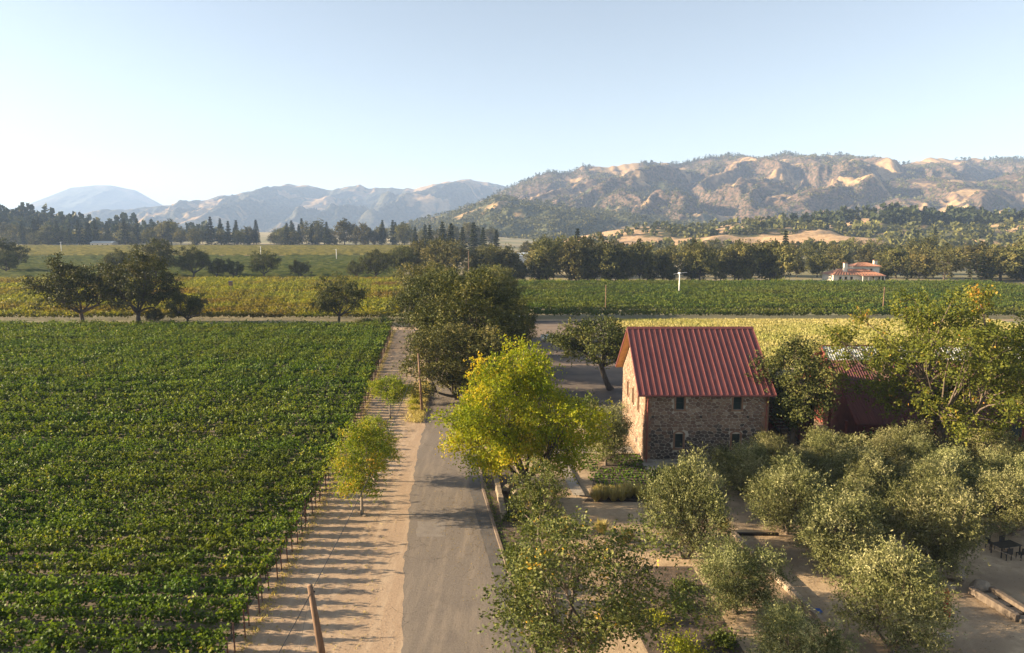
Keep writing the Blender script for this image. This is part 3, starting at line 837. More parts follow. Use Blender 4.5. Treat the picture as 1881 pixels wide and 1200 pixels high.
far_rows('far_vines', -620, -70, 585, 800, 4.2, M['vine_far_gold'], 'pale golden strip of distant vineyard below the left treeline', 0.01, 2)
far_rows('far_vines', 520, 900, 560, 640, 4.5, M['vine_far'], 'bright green strip of vineyard at the right edge among the woods', 0.0, 4)

# ------------------------------------------------------------------ stone house
def clip_poly(poly, nx, ny, d):
    """keep points with nx*x + ny*y <= d"""
    out = []
    for k in range(len(poly)):
        a = poly[k]; b = poly[(k + 1) % len(poly)]
        da = nx * a[0] + ny * a[1] - d; db = nx * b[0] + ny * b[1] - d
        if da <= 0:
            out.append(a)
        if (da < 0 < db) or (db < 0 < da):
            t = da / (da - db)
            out.append((a[0] + (b[0] - a[0]) * t, a[1] + (b[1] - a[1]) * t))
    return out

def voronoi_cells(w, h, sx, sy, seed, mask=None):
    rng = np.random.RandomState(seed)
    pts = []
    ny = int(h / sy)
    for j in range(ny + 1):
        nx = int(w / sx) + 1
        for i in range(nx + 1):
            pts.append(((i + rng.uniform(-0.42, 0.42) + 0.5 * (j % 2)) * sx, (j + 0.5 + rng.uniform(-0.36, 0.36)) * sy))
    P = np.array(pts); asp = sx / sy * 0.85
    Q = P * np.array([1, asp])
    cells = []
    for k in range(len(P)):
        d = np.sum((Q - Q[k]) ** 2, 1)
        nb = np.argsort(d)[1:14]
        poly = [(0, 0), (w, 0), (w, h * asp), (0, h * asp)]
        for j in nb:
            mx = (Q[k] + Q[j]) / 2; n = Q[j] - Q[k]
            poly = clip_poly(poly, n[0], n[1], n @ mx)
            if len(poly) < 3:
                break
        if len(poly) < 3:
            continue
        poly = [(a, b / asp) for a, b in poly]
        cells.append((P[k], poly))
    return cells

def inset(poly, d):
    c = np.mean(poly, 0)
    out = list(poly)
    n = len(poly)
    for k in range(n):
        a = np.array(poly[k]); b = np.array(poly[(k + 1) % n])
        e = b - a; l = np.linalg.norm(e)
        if l < 1e-4:
            continue
        nn = np.array([e[1], -e[0]]) / l
        out = clip_poly(out, nn[0], nn[1], nn @ a - d)
        if len(out) < 3:
            return None
    return out

def area(p):
    return 0.5 * abs(sum(p[k][0] * p[(k + 1) % len(p)][1] - p[(k + 1) % len(p)][0] * p[k][1] for k in range(len(p))))

def stone_geo(poly, depth, to3, tone, rng):
    """a rounded, slightly pillowed stone; to3(a, b, out) maps wall coords to space"""
    p1 = inset(poly, 0.018)
    if not p1 or area(p1) < 0.006:
        return None
    # knock the corners off
    q = []
    n = len(p1)
    for k in range(n):
        a = np.array(p1[k - 1]); b = np.array(p1[k]); c = np.array(p1[(k + 1) % n])
        q.append(b + (a - b) * 0.2); q.append(b + (c - b) * 0.2)
    c = np.mean(q, 0)
    V = [to3(x, y, -0.02) for x, y in q] + [to3(x, y, depth * 0.6) for x, y in q]
    V += [to3(*(c + (np.array((x, y)) - c) * 0.80), depth * rng.uniform(0.85, 1.15)) for x, y in q]
    m = len(q)
    F = []
    for r in range(2):
        for k in range(m):
            k2 = (k + 1) % m
            F.append((r * m + k, r * m + k2, (r + 1) * m + k2, (r + 1) * m + k))
    F.append(tuple(2 * m + k for k in range(m)))
    return V, F

def poly_mesh(name, V, F, mat, tone):
    me = bpy.data.meshes.new(name)
    me.from_pydata([tuple(v) for v in V], [], F)
    a = me.attributes.new('tone', 'FLOAT', 'FACE')
    t = np.full(len(F), tone, dtype=np.float32) if np.isscalar(tone) else np.asarray(tone, dtype=np.float32)
    a.data.foreach_set('value', t)
    me.materials.append(mat)
    return me

def build_house():
    X0, X1, Y0, Y1 = 12.85, 24.6, 64.0, 77.4
    EZ, RZ = 6.95, 12.0
    YM = (Y0 + Y1) / 2
    h = empty('stone_house', (0, 0, 0), 0, 'two-storey fieldstone house with a red standing-seam metal roof', 'house')
    # the mortar-coloured core of the walls, with real window reveals on the front and the gable
    front_w = [(16.15 - 0.40, 16.15 + 0.40, 5.25, 6.50, 0), (21.65 - 0.40, 21.65 + 0.40, 5.25, 6.50, 0), (16.15 - 0.40, 16.15 + 0.40, 1.45, 2.85, 1), (21.65 - 0.40, 21.65 + 0.40, 1.45, 2.85, 1)]
    gable_w = [(67.2, 67.75, 4.3, 5.9, 0), (70.3, 70.85, 4.3, 5.9, 0), (73.6, 74.15, 4.3, 5.9, 0), (70.35, 70.8, 8.3, 9.4, 0)]
    mb = MB()
    def wall_grid(openings, a0, a1, b0, b1, to3):
        xs = sorted(set([a0, a1] + [o[0] for o in openings] + [o[1] for o in openings]))
        zs = sorted(set([b0, b1] + [o[2] for o in openings] + [o[3] for o in openings]))
        for i in range(len(xs) - 1):
            for j in range(len(zs) - 1):
                cx = (xs[i] + xs[i + 1]) / 2; cz = (zs[j] + zs[j + 1]) / 2
                if any(o[0] < cx < o[1] and o[2] < cz < o[3] for o in openings):
                    continue
                mb.poly([to3(xs[i], zs[j], 0), to3(xs[i + 1], zs[j], 0), to3(xs[i + 1], zs[j + 1], 0), to3(xs[i], zs[j + 1], 0)])
        for o in openings:
            q = [(o[0], o[2]), (o[1], o[2]), (o[1], o[3]), (o[0], o[3])]
            for k in range(4):
                a = q[k]; b = q[(k + 1) % 4]
                mb.poly([to3(*a, 0), to3(*a, -0.35), to3(*b, -0.35), to3(*b, 0)])
    front3 = lambda a, b, o: (a, Y0 - o, b)
    gab3 = lambda a, b, o: (X0 - o, a, b)
    wall_grid(front_w, X0, X1, 0, EZ, front3)
    wall_grid(gable_w[:3], Y0, Y1, 0, EZ, gab3)
    gz = lambda y: EZ + (RZ - 0.25 - EZ) * (1 - abs(y - YM) / (YM - Y0))
    tri = [(Y0, EZ), (Y1, EZ), (YM, RZ - 0.25)]
    o = gable_w[3]
    mid = clip_poly(clip_poly(tri, -1, 0, -o[0]), 1, 0, o[1])
    for pc in (clip_poly(tri, 1, 0, o[0]), clip_poly(tri, -1, 0, -o[1]), clip_poly(mid, 0, 1, o[2]), clip_poly(mid, 0, -1, -o[3])):
        mb.poly([gab3(a, b, 0) for a, b in pc])
    mb.poly([(X1, Y0, 0), (X1, Y1, 0), (X1, Y1, EZ), (X1, YM, RZ - 0.25), (X1, Y0, EZ)])
    mb.poly([(X0, Y1, 0), (X1, Y1, 0), (X1, Y1, EZ), (X0, Y1, EZ)])
    wall = mb.obj('wall', M['mortar'], h)
    # stones
    rng = np.random.RandomState(4)
    def openings_skip(c, poly, ops, m=0.17):
        for (a0, a1, b0, b1, k) in ops:
            A0, A1, B0, B1 = a0 - m, a1 + m, b0 - m - 0.04, b1 + m + (0.1 if k else 0.0)
            if A0 < c[0] < A1 and B0 < c[1] < B1:
                return None
            xs = [p[0] for p in poly]; ys = [p[1] for p in poly]
            if max(xs) > A0 and min(xs) < A1 and max(ys) > B0 and min(ys) < B1:
                dist = [(A0 - c[0], (1, 0, A0)), (c[0] - A1, (-1, 0, -A1)), (B0 - c[1], (0, 1, B0)), (c[1] - B1, (0, -1, -B1))]
                cut = max(dist, key=lambda t: t[0])[1]
                poly = clip_poly(poly, *cut)
                if len(poly) < 3:
                    return None
        return poly
    fr = []
    for c, poly in voronoi_cells(X1 - X0, EZ, 0.50, 0.315, 11):
        c = (c[0] + X0, c[1]); poly = [(p[0] + X0, p[1]) for p in poly]
        poly = openings_skip(c, poly, front_w)
        if poly is None:
            continue
        dark = c[1] < 3.2 + rng.normal() * 0.45
        t = float(np.clip(rng.beta(2, 2), 0, 1))
        gm = stone_geo(poly, rng.uniform(0.03, 0.075), front3, t, rng)
        if gm:
            fr.append((area(poly), gm, dark, t))
    fr.sort(key=lambda q: -q[0])
    rest = {True: [[], [], []], False: [[], [], []]}
    for k, (ar_, (V, F), dark, t) in enumerate(fr):
        if k < 300:
            obj('stone', poly_mesh('stone', V, F, M['stone_dark'] if dark else M['stone_brown'], t), wall)
        else:
            r = rest[dark]; i = len(r[0])
            r[0] += V; r[1] += [tuple(i + q for q in f) for f in F]; r[2] += [t] * len(F)
    gr = {True: [[], [], []], False: [[], [], []]}
    for c, poly in voronoi_cells(Y1 - Y0, RZ, 0.52, 0.33, 12):
        c = (c[0] + Y0, c[1]); poly = [(p[0] + Y0, p[1]) for p in poly]
        if c[1] > gz(c[0]) - 0.1:
            continue
        # trim at the rake
        s = (RZ - 0.25 - EZ) / (YM - Y0)
        poly = clip_poly(poly, -s, 1, EZ - s * Y0 - 0.03)
        if len(poly) > 2:
            poly = clip_poly(poly, s, 1, EZ + s * Y1 - 0.03)
        if len(poly) < 3:
            continue
        poly = openings_skip(c, poly, gable_w)
        if poly is None:
            continue
        dark = c[1] < 1.2 + rng.uniform(-0.8, 0.8) and rng.rand() < 0.35
        t = float(np.clip(rng.beta(2, 2) * 0.8 + 0.2, 0, 1))
        gm = stone_geo(poly[::-1] if False else poly, rng.uniform(0.02, 0.06), gab3, t, rng)
        if gm:
            V, F = gm
            r = gr[dark]; i = len(r[0])
            r[0] += V; r[1] += [tuple(i + q for q in f) for f in F]; r[2] += [t] * len(F)
    for dct in (rest, gr):
        for dark in (True, False):
            r = dct[dark]
            if r[0]:
                obj('small_stones' if dct is rest else 'gable_stones', poly_mesh('stones', r[0], r[1], M['stone_dark'] if dark else M['stone_brown'], r[2]), wall, kind='stuff')
    # quoins up the front corners
    for side, xx in ((0, X0), (1, X1)):
        z = 0.0; k = 0
        while z < EZ - 0.3:
            hh = 0.42
            w = 0.55 if k % 2 else 0.36
            m2 = MB().box(xx - 0.085 if side == 0 else xx - w, xx + w if side == 0 else xx + 0.085, Y0 - 0.085, Y0 + (0.36 if k % 2 else 0.55), z + 0.015, z + hh - 0.015)
            m2.obj('quoin', M['trim'], wall, bevel=0.02)
            z += hh; k += 1
    # windows: sandstone surround, sill, frame, pane
    def window(op, to3, front=True):
        a0, a1, b0, b1, arch = op
        w = MB()
        m = 0.15
        # surround as four bars, arch as voussoirs
        def bar(x0, x1, z0, z1, o0=-0.05, o1=0.085):
            q = [to3(x0, z0, o0), to3(x1, z0, o0), to3(x1, z1, o0), to3(x0, z1, o0)]
            d = Vector(to3(0, 0, o1)) - Vector(to3(0, 0, o0))
            w.prism(q, d)
        bar(a0 - m, a0, b0, b1); bar(a1, a1 + m, b0, b1)
        if not arch:
            bar(a0 - m, a1 + m, b1, b1 + 0.16)
        win = w.obj('window', M['trim'], h)
        s = MB()
        q = [to3(a0 - m - 0.04, b0 - 0.15, -0.05), to3(a1 + m + 0.04, b0 - 0.15, -0.05), to3(a1 + m + 0.04, b0 - 0.002, -0.05), to3(a0 - m - 0.04, b0 - 0.002, -0.05)]
        s.prism(q, Vector(to3(0, 0, 0.12)) - Vector(to3(0, 0, -0.05)))
        s.obj('sill', M['trim'], win)
        if arch:
            cx = (a0 + a1) / 2; r0 = (a1 - a0) / 2 + 0.04
            zc = b1 - 0.06
            for k in range(7):
                t0 = math.pi * k / 7 + 0.015; t1 = math.pi * (k + 1) / 7 - 0.015
                r1 = r0 + 0.17
                v = MB()
                f = 0.62
                q = [to3(cx + r0 * math.cos(t0), zc + f * r0 * math.sin(t0), -0.05), to3(cx + r1 * math.cos(t0), zc + f * r1 * math.sin(t0), -0.05), to3(cx + r1 * math.cos(t1), zc + f * r1 * math.sin(t1), -0.05), to3(cx + r0 * math.cos(t1), zc + f * r0 * math.sin(t1), -0.05)]
                v.prism(q, Vector(to3(0, 0, 0.09)) - Vector(to3(0, 0, -0.05)))
                v.obj('arch_stone', M['trim'], win)
        fr_ = MB()
        fw = 0.055
        def fb(x0, x1, z0, z1, o=-0.22, d=0.06):
            fr_.prism([to3(x0, z0, o), to3(x1, z0, o), to3(x1, z1, o), to3(x0, z1, o)], Vector(to3(0, 0, o + d)) - Vector(to3(0, 0, o)))
        fb(a0, a0 + fw, b0, b1); fb(a1 - fw, a1, b0, b1); fb(a0 + fw, a1 - fw, b0, b0 + fw); fb(a0 + fw, a1 - fw, b1 - fw, b1)
        fb(a0 + fw, a1 - fw, (b0 + b1) / 2 - 0.02, (b0 + b1) / 2 + 0.02)
        fr_.obj('frame', M['dark_metal'], win)
        MB().poly([to3(a0, b0, -0.2), to3(a1, b0, -0.2), to3(a1, b1, -0.2), to3(a0, b1, -0.2)]).obj('pane', M['glass'], win)
    for op in front_w:
        window(op, front3)
    for op in gable_w:
        window(op, gab3)
    # iron tie plates on the front wall
    for x in (13.55, 18.2, 22.7):
        MB().tube([(x, Y0 - 0.02, 4.55), (x, Y0 - 0.11, 4.55)], [0.13, 0.12], 10).obj('tie_plate', M['dark_metal'], h)
    # roof: deck, wood soffits, panels, seams, ridge cap
    EX0, EX1 = 12.05, 25.15
    ov = 0.55
    s = (RZ - EZ) / (YM - Y0)
    ey0, ey1 = Y0 - ov, Y1 + ov
    ez = EZ - s * ov + 0.28
    rz = ez + s * (YM - ey0)
    deck = MB()
    th = 0.16
    for (ya, za, yb, zb) in ((ey0, ez, YM, rz), (ey1, ez, YM, rz)):
        q = [(EX0 + 0.05, ya, za - th), (EX0 + 0.05, yb, zb - th), (EX0 + 0.05, yb, zb - 0.03), (EX0 + 0.05, ya, za - 0.03)]
        deck.prism(q if ya > yb else q[::-1], (EX1 - EX0 - 0.1, 0, 0))
    roof = deck.obj('roof', M['wood'], h)
    n = 23
    pw = (EX1 - EX0) / n
    sl = math.hypot(YM - ey0, rz - ez)
    ang = math.atan2(rz - ez, YM - ey0)
    pm = MB().box(0.004, pw - 0.004, 0, sl, -0.025, 0.012).mesh('roof_panel', M['roof'])
    sm = MB().prism([(-0.04, 0, 0.01), (0.04, 0, 0.01), (0.03, 0, 0.075), (-0.03, 0, 0.075)][::-1], (0, sl - 0.03, 0)).mesh('roof_seam', M['roof'])
    for back in (0, 1):
        for k in range(n + 1):
            for me, nm in ((pm, 'roof_panel'), (sm, 'roof_seam')):
                if nm == 'roof_panel' and k == n:
                    continue
                o = obj(nm, me, roof)
                if not back:
                    o.location = (EX0 + k * pw, ey0, ez); o.rotation_euler = (ang, 0, 0)
                else:
                    o.location = (EX0 + (k + 1) * pw if nm == 'roof_panel' else EX0 + k * pw, ey1, ez); o.rotation_euler = (ang, 0, math.pi)
    rc = MB()
    rc.prism([(EX0 - 0.03, YM - 0.22, rz - 0.08), (EX0 - 0.03, YM, rz + 0.135), (EX0 - 0.03, YM + 0.22, rz - 0.08), (EX0 - 0.03, YM, rz + 0.06)], (EX1 - EX0 + 0.06, 0, 0))
    rc.obj('ridge_cap', M['roof'], roof)
    # barge boards on the gables, gutter, downpipes
    for xx in (EX0, EX1):
        for (ya, yb) in ((ey0, YM), (ey1, YM)):
            MB().bar((xx, ya, ez - 0.06), (xx, yb, rz - 0.06), 0.06, 0.24).obj('barge_board', M['roof'] , roof)
    # rafter ends under the left gable
    g_ = MB().box(EX0, EX1, ey0 - 0.13, ey0 - 0.01, ez - 0.14, ez - 0.01)
    g_.obj('gutter', M['roof'], roof)
    for x in (X0 + 0.16, X1 - 0.16):
        MB().tube([(x, ey0 - 0.05, ez - 0.12), (x, Y0 - 0.17, ez - 0.75), (x, Y0 - 0.17, 0.1)], [0.055] * 3, 8).obj('downpipe', M['copper'], h)
    MB().box(X0 - 0.10, X1 + 0.10, Y0 - 0.2, Y0 - 0.09, 0.03, 0.32).obj('plinth', M['concrete'], h, bevel=0.01)
build_house()

# ------------------------------------------------------------------ barn, stair, terrace
def build_barn():
    X0, X1 = 36.2, 67.0
    Y0, Y1 = 69.4, 86.0
    EZ, RZ = 3.1, 9.1
    YM = 77.4
    b = empty('barn', (0, 0, 0), 0, 'long low barn with dark red ribbed metal roof and grey ridge strip', 'barn')
    w = MB()
    w.prism([(X0, Y0, 0), (X0, Y1, 0), (X0, Y1, EZ), (X0, YM, RZ - 0.3), (X0, Y0, EZ)][::-1], (X1 - X0, 0, 0))
    w.obj('wall', M['barn_wall'], b)
    ey0 = Y0 - 0.9; ex0 = X0 - 0.7; ex1 = X1 + 0.7
    s = (RZ - EZ) / (YM - Y0)
    ez = EZ - s * 0.9 + 0.15
    rz = ez + s * (YM - ey0)
    sl = math.hypot(YM - ey0, rz - ez); ang = math.atan2(rz - ez, YM - ey0)
    roof = MB().prism([(ex0, ey0, ez - 0.12), (ex0, YM, rz - 0.12), (ex0, YM, rz - 0.02), (ex0, ey0, ez - 0.02)], (ex1 - ex0, 0, 0)).obj('roof', M['barn_roof'], b)
    MB().prism([(ex0, Y1 + 0.9, ez - 0.12), (ex0, YM + 0.01, rz - 0.12), (ex0, YM + 0.01, rz - 0.02), (ex0, Y1 + 0.9, ez - 0.02)], (ex1 - ex0, 0, 0)).obj('back_slope', M['barn_roof'], roof)
    n = 28; pw = (ex1 - ex0) / n
    def ribbed(name, l0, l1, mat):
        m = MB(); nr = 4
        for k in range(nr):
            x = pw * (k + 0.5) / nr
            m.prism([(x - 0.04, l0, 0.012), (x + 0.04, l0, 0.012), (x + 0.022, l0, 0.05), (x - 0.022, l0, 0.05)][::-1], (0, l1 - l0, 0))
        m.box(0.003, pw - 0.003, l0, l1, -0.015, 0.012)
        return m.mesh(name, mat)
    lo = ribbed('roof_panel', 0, sl * 0.80, M['barn_roof']); hi = ribbed('ridge_panel', sl * 0.80 + 0.01, sl, M['grey_roof'])
    for k in range(n):
        for me, nm in ((lo, 'roof_panel'), (hi, 'ridge_panel')):
            o = obj(nm, me, roof); o.location = (ex0 + k * pw, ey0, ez + 0.002); o.rotation_euler = (ang, 0, 0)
    MB().box(ex0, ex1, YM - 0.12, YM + 0.12, rz - 0.03, rz + 0.10).obj('ridge_cap', M['barn_wall'], roof)
    MB().bar((ex0, ey0, ez - 0.05), (ex0, YM, rz - 0.05), 0.07, 0.26).obj('barge_board', M['barn_wall'], roof)
    for k in range(5):
        x = X0 + 4 + k * 6
        d = MB().box(x, x + 1.2, Y0 - 0.06, Y0 - 0.005, 0.9, 2.2).obj('window', M['dark_metal'], b)
        MB().box(x + 0.08, x + 1.12, Y0 - 0.075, Y0 - 0.062, 0.98, 2.12).obj('pane', M['glass'], d)
    # link bay between house and barn: deep open porch
    p = empty('porch', (0, 0, 0), 0, 'dark shed-roofed porch in the gap between the stone house and the barn', 'porch')
    MB().prism([(24.95, 70.5, 4.55), (24.95, 76.0, 5.6), (24.95, 76.0, 5.72), (24.95, 70.5, 4.67)], (9.2, 0, 0)).obj('roof', M['barn_roof'], p)
    MB().box(24.95, 34.4, 75.6, 75.9, 0, 5.4).obj('back_wall', M['barn_wall'], p)
    for x in (27.5, 30.6, 33.8):
        MB().box(x - 0.1, x + 0.1, 70.6, 70.8, 0.0, 4.5).obj('post', M['barn_wall'], p)
    f = MB().box(34.15, 34.4, 68.0, 68.25, 0, 3.0).obj('red_post', M['barn_wall'])
    tag(f, 'single bright red upright post at the near corner of the barn', 'post')
build_barn()

def build_stair():
    e = empty('stair', (0, 0, 0), 0, 'steep dark open-tread outdoor stair between stone house and barn', 'stair')
    n = 15
    for k in range(n):
        t = k / (n - 1)
        MB().box(28.6 - 2.4 * t - 0.14, 28.6 - 2.4 * t + 0.95, 64.9 + 4.4 * t, 64.9 + 4.4 * t + 0.28, 0.25 + 3.6 * t, 0.29 + 3.6 * t).obj('tread', M['weathered'], e)
    for dx in (-0.18, 0.96):
        MB().bar((28.6 + dx, 64.8, 0.12), (26.2 + dx, 69.5, 3.85), 0.06, 0.26).obj('stringer', M['dark_metal'], e)
        MB().tube([(28.6 + dx, 64.8, 1.1), (26.2 + dx, 69.5, 4.8)], [0.03, 0.03], 6).obj('handrail', M['dark_metal'], e)
        for t in (0.02, 0.5, 0.98):
            MB().tube([(28.6 + dx - 2.4 * t, 64.8 + 4.7 * t, 0.2 + 3.7 * t), (28.6 + dx - 2.4 * t, 64.8 + 4.7 * t, 1.1 + 3.7 * t)], [0.025, 0.025], 6).obj('baluster', M['dark_metal'], e)
build_stair()

def planter(name, x0, x1, y0, y1, hgt, label):
    e = empty(name, (x0, y0, 0.03), 0, label, 'planter')
    t = 0.18; w = x1 - x0; d = y1 - y0
    MB().box(0, w, 0, t, 0, hgt).obj('side', M['concrete'], e, bevel=0.015)
    MB().box(0, w, d - t, d, 0, hgt).obj('side', M['concrete'], e, bevel=0.015)
    MB().box(0, t, t + 0.002, d - t - 0.002, 0, hgt).obj('end', M['concrete'], e, bevel=0.015)
    MB().box(w - t, w, t + 0.002, d - t - 0.002, 0, hgt).obj('end', M['concrete'], e, bevel=0.015)
    MB().box(t, w - t, t, d - t, 0, hgt - 0.12).obj('soil', M['mulch'], e)
planter('planter', 15.3, 21.2, 60.9, 62.3, 0.55, 'long low concrete planter on the terrace before the stone house')
planter('planter', 23.6, 28.8, 60.9, 62.3, 0.55, 'low concrete planter on the terrace beside the stair foot')

# ------------------------------------------------------------------ roadside and garden trees
walnut = tree_meshes('walnut', 3, 13.4, 6.7, M['walnut'], M['bark_dark'], 0.14, 0.34, (-1.8, 0.0), 150, 1.4, 64000, (0.21, 0.12), 8, 0.7, 0.30, 0.25, 'egg', 0.0, 1, 1.05, 8, True, 0.35, tonespread=0.2)
plant_tree('walnut_tree', walnut, (1.7, 54.6, 0), R(0), 'large bright yellow-green tree overhanging the road left of the stone house', scale=(0.95, 0.80, 0.97))
near = tree_meshes('near_oak', 12, 9.4, 4.9, M['pear'], M['bark'], 0.24, 0.30, (-0.4, 0.5), 104, 0.95, 20000, (0.165, 0.105), 11, 0.85, 0.16, 0.35, 'round', 0.0, 3, 0.75, 6, True, 0.3, tonespread=0.14)
plant_tree('oak_tree', near, (3.7, 31.6, 0), R(75), 'open-branched oak with small glossy leaves at the bottom edge beside the road', scale=(1.05, 1.12, 0.88))
near2 = tree_meshes('near_oak_slim', 17, 6.2, 2.3, M['pear'], M['bark'], 0.25, 0.12, (0.2, 0.3), 34, 0.8, 5200, (0.15, 0.10), 6, 0.9, 0.14, 0.6, 'egg', 0.0, 1, 0.65, 6)
plant_tree('oak_tree', near2, (1.9, 46.0, 0), R(10), 'slim young oak in the planting bed in front of the yellow-green tree')
big = tree_meshes('valley_oak', 21, 16.0, 10.0, M['oak_gold'], M['bark'], 0.26, 0.55, (0.6, 0.0), 150, 1.7, 42000, (0.26, 0.17), 11, 0.7, 0.2, 0.3, 'round', 0.0, 1, 1.05, 7, True, 0.4, tonespread=0.12)
plant_tree('valley_oak', big, (41.6, 63.5, 0), R(140), 'huge spreading oak with yellow and orange turning leaves in front of the barn')
b2 = tree_meshes('valley_oak_edge', 23, 15.0, 8.0, M['oak_gold'], M['bark'], 0.28, 0.45, (0, 0), 80, 1.7, 22000, (0.26, 0.17), 9, 0.7, 0.2, 0.3, 'round', 0.0, 1, 1.05, 7)
plant_tree('valley_oak', b2, (61.5, 72.0, 0), R(40), 'olive-green oak at the right frame edge behind the turning oak')
hr = tree_meshes('house_oak', 31, 12.4, 3.9, M['oak_brown'], M['bark'], 0.30, 0.28, (-0.5, -1.0), 80, 1.1, 24000, (0.21, 0.13), 8, 0.8, 0.2, 0.25, 'round', 0.0, 1, 0.85, 7, True, 0.45)
plant_tree('live_oak', hr, (27.9, 65.8, 0), R(0), 'oak wedged between the stone house and barn, leaning over the roof corner')
hl = tree_meshes('back_oak', 37, 9.4, 5.6, M['oak'], M['bark_dark'], 0.34, 0.36, (-3.0, 0), 62, 1.35, 14000, (0.24, 0.17), 8, 0.6, 0.1, 0.3, 'round', 0.0, 1, 0.9, 7, True, -0.1)
plant_tree('live_oak', hl, (14.0, 95.0, 0), R(0), 'dark leaning oak with bare curved trunk behind the left gable of the house', scale=1.15)

dark = [tree_meshes('road_oak_%d' % k, 50 + k, 16.0, 9.6, M['oak'] if k == 0 else M['oak_brown'], M['bark_dark'], 0.08, 0.5, (0, 0), 150, 1.9, 40000, (0.32, 0.22), 9, 0.75, 0.25, 0.2, 'round', 0, 1, 1.2, 7, False, 0.6) for k in range(2)]
plant_tree('live_oak', dark[0], (-7.3 + 0.2, 106.0, 0), R(0), 'biggest dark green oak beside the road, left of the white car', scale=1.0)
plant_tree('live_oak', dark[1], (-7.6, 89.5, -0.3), R(70), 'dense dusty oak drooping over the road beside the middle pole', scale=(0.80, 0.80, 0.68))
plant_tree('live_oak', dark[1], (-14.5, 134.0, 0), R(200), 'dusty green oak rising behind the biggest roadside oak', scale=(1.0, 1.0, 0.98))
plant_tree('live_oak', dark[0], (-4.5, 140.0, 0), R(120), 'dark round oak behind the biggest oak, toward the white car', scale=(0.72, 0.72, 0.84))
plant_tree('live_oak', dark[0], (-0.6, 121.0, 0), R(250), 'dark oak at the right edge of the roadside clump, nearest the propane tank', scale=(0.58, 0.58, 0.66))
plant_tree('live_oak', dark[1], (-21.0, 176.0, 0), R(310), 'pale dusty oak farthest along the roadside row', scale=(0.95, 0.95, 0.95))
plant_tree('live_oak', dark[1], (-5.2, 182.0, 0), R(20), 'brownish oak on the far right of the roadside row', scale=(0.85, 0.85, 0.9))

yg = [tree_meshes('young_ash', 60, 7.7, 2.75, M['young'], M['bark_pale'], 0.24, 0.11, (0, 0), 62, 0.85, 15000, (0.155, 0.085), 7, 0.8, 0.2, 0.45, 'egg', 0, 1, 0.65, 7, False, 0.5),
      tree_meshes('young_ash_green', 61, 5.4, 2.7, M['young_green'], M['bark_pale'], 0.40, 0.09, (0, 0), 42, 0.8, 8000, (0.17, 0.10), 6, 0.8, 0.2, 0.4, 'round', 0, 1, 0.6, 7, False, 0.3)]
plant_tree('young_tree', yg[0], (-11.9, 51.6, 0), R(0), 'small young tree turning gold, standing alone in the dirt verge, nearest the camera')
plant_tree('young_tree', yg[0], (-12.3, 58.8, 0), R(130), 'young golden-green tree just behind the nearest verge tree', scale=(0.9, 0.9, 0.80))
plant_tree('young_tree', yg[1], (-14.6, 80.0, 0), R(0), 'small round green young tree on the verge near the middle pole')

# olives
ol = [tree_meshes('olive_%d' % k, 70 + k, 5.1, 3.0, M['olive'], M['bark'], 0.10, 0.2, (0, 0), 74, 0.9, 34000, (0.17, 0.050), 8, 0.85, 0.10, 0.8, 'round', 0, 2 if k % 2 else 1, 0.85, 11, False, 0.55, leafdir=0.75, tonespread=0.12) for k in range(4)]
OL = [((9.0, 63.1), 5.9, 2.6, 'olive tree with a thick pale gnarled trunk beside the gable of the stone house'),
      ((11.9, 44.2), 6.4, 3.0, 'tall olive tree between the near oak and the house terrace'),
      ((19.4, 55.6), 4.2, 3.0, 'olive tree right below the front wall of the stone house'),
      ((20.3, 48.2), 5.2, 2.9, 'olive tree in the second rank below the right end of the house'),
      ((28.8, 59.3), 4.4, 3.2, 'olive tree at the foot of the dark stair'),
      ((27.9, 52.0), 4.6, 3.2, 'olive tree in the middle of the grove below the stair'),
      ((21.1, 42.0), 5.2, 3.2, 'broad olive tree in the centre of the grove, above the dark timber edge'),
      ((35.7, 60.2), 4.7, 3.0, 'olive tree in the back rank before the barn, right of the red post'),
      ((28.1, 43.0), 5.8, 3.2, 'large silvery olive tree right of the centre of the grove'),
      ((35.6, 52.8), 4.4, 3.1, 'olive tree in the third rank toward the right edge'),
      ((42.9, 59.4), 4.9, 2.9, 'olive tree under the huge turning oak'),
      ((36.6, 47.8), 4.6, 2.9, 'olive tree at the right frame edge above the shaded tables'),
      ((13.1, 37.4), 4.2, 2.6, 'round olive tree left of the timber edge in the dark planting bed'),
      ((20.3, 33.6), 5.1, 3.0, 'nearest large olive tree, beside the red parasol'),
      ((13.9, 30.9), 3.7, 2.5, 'olive tree cut by the bottom edge of the picture'),
      ((25.2, 56.6), 3.6, 2.3, 'small olive tree between two larger ones below the terrace'),
      ((44.6, 57.0), 4.1, 2.8, 'olive tree at the right frame edge in the back rank'),
      ((35.2, 56.6), 3.9, 2.4, 'small olive tree tucked in the back rank of the grove'),
      ((24.6, 46.0), 4.4, 2.5, 'olive tree squeezed between the centre tree and the large silvery one'),
      ((32.2, 50.2), 4.6, 2.7, 'olive tree behind and right of the large silvery one'),
      ((40.2, 52.4), 4.6, 2.8, 'olive tree in the third rank closest to the right frame edge'),
      ((31.8, 56.8), 4.2, 2.6, 'olive tree below the red post'),
      ((23.4, 60.0), 3.6, 2.2, 'low olive tree on the terrace edge below the right front window')]
for k, ((x, y), hh, rr, lab) in enumerate(OL):
    plant_tree('olive_tree', ol[k % 4], (x, y, 0), R(k * 77), lab, 'olive tree', 'olive grove below the house', (rr / 3.2, rr / 3.2, hh / 5.0))

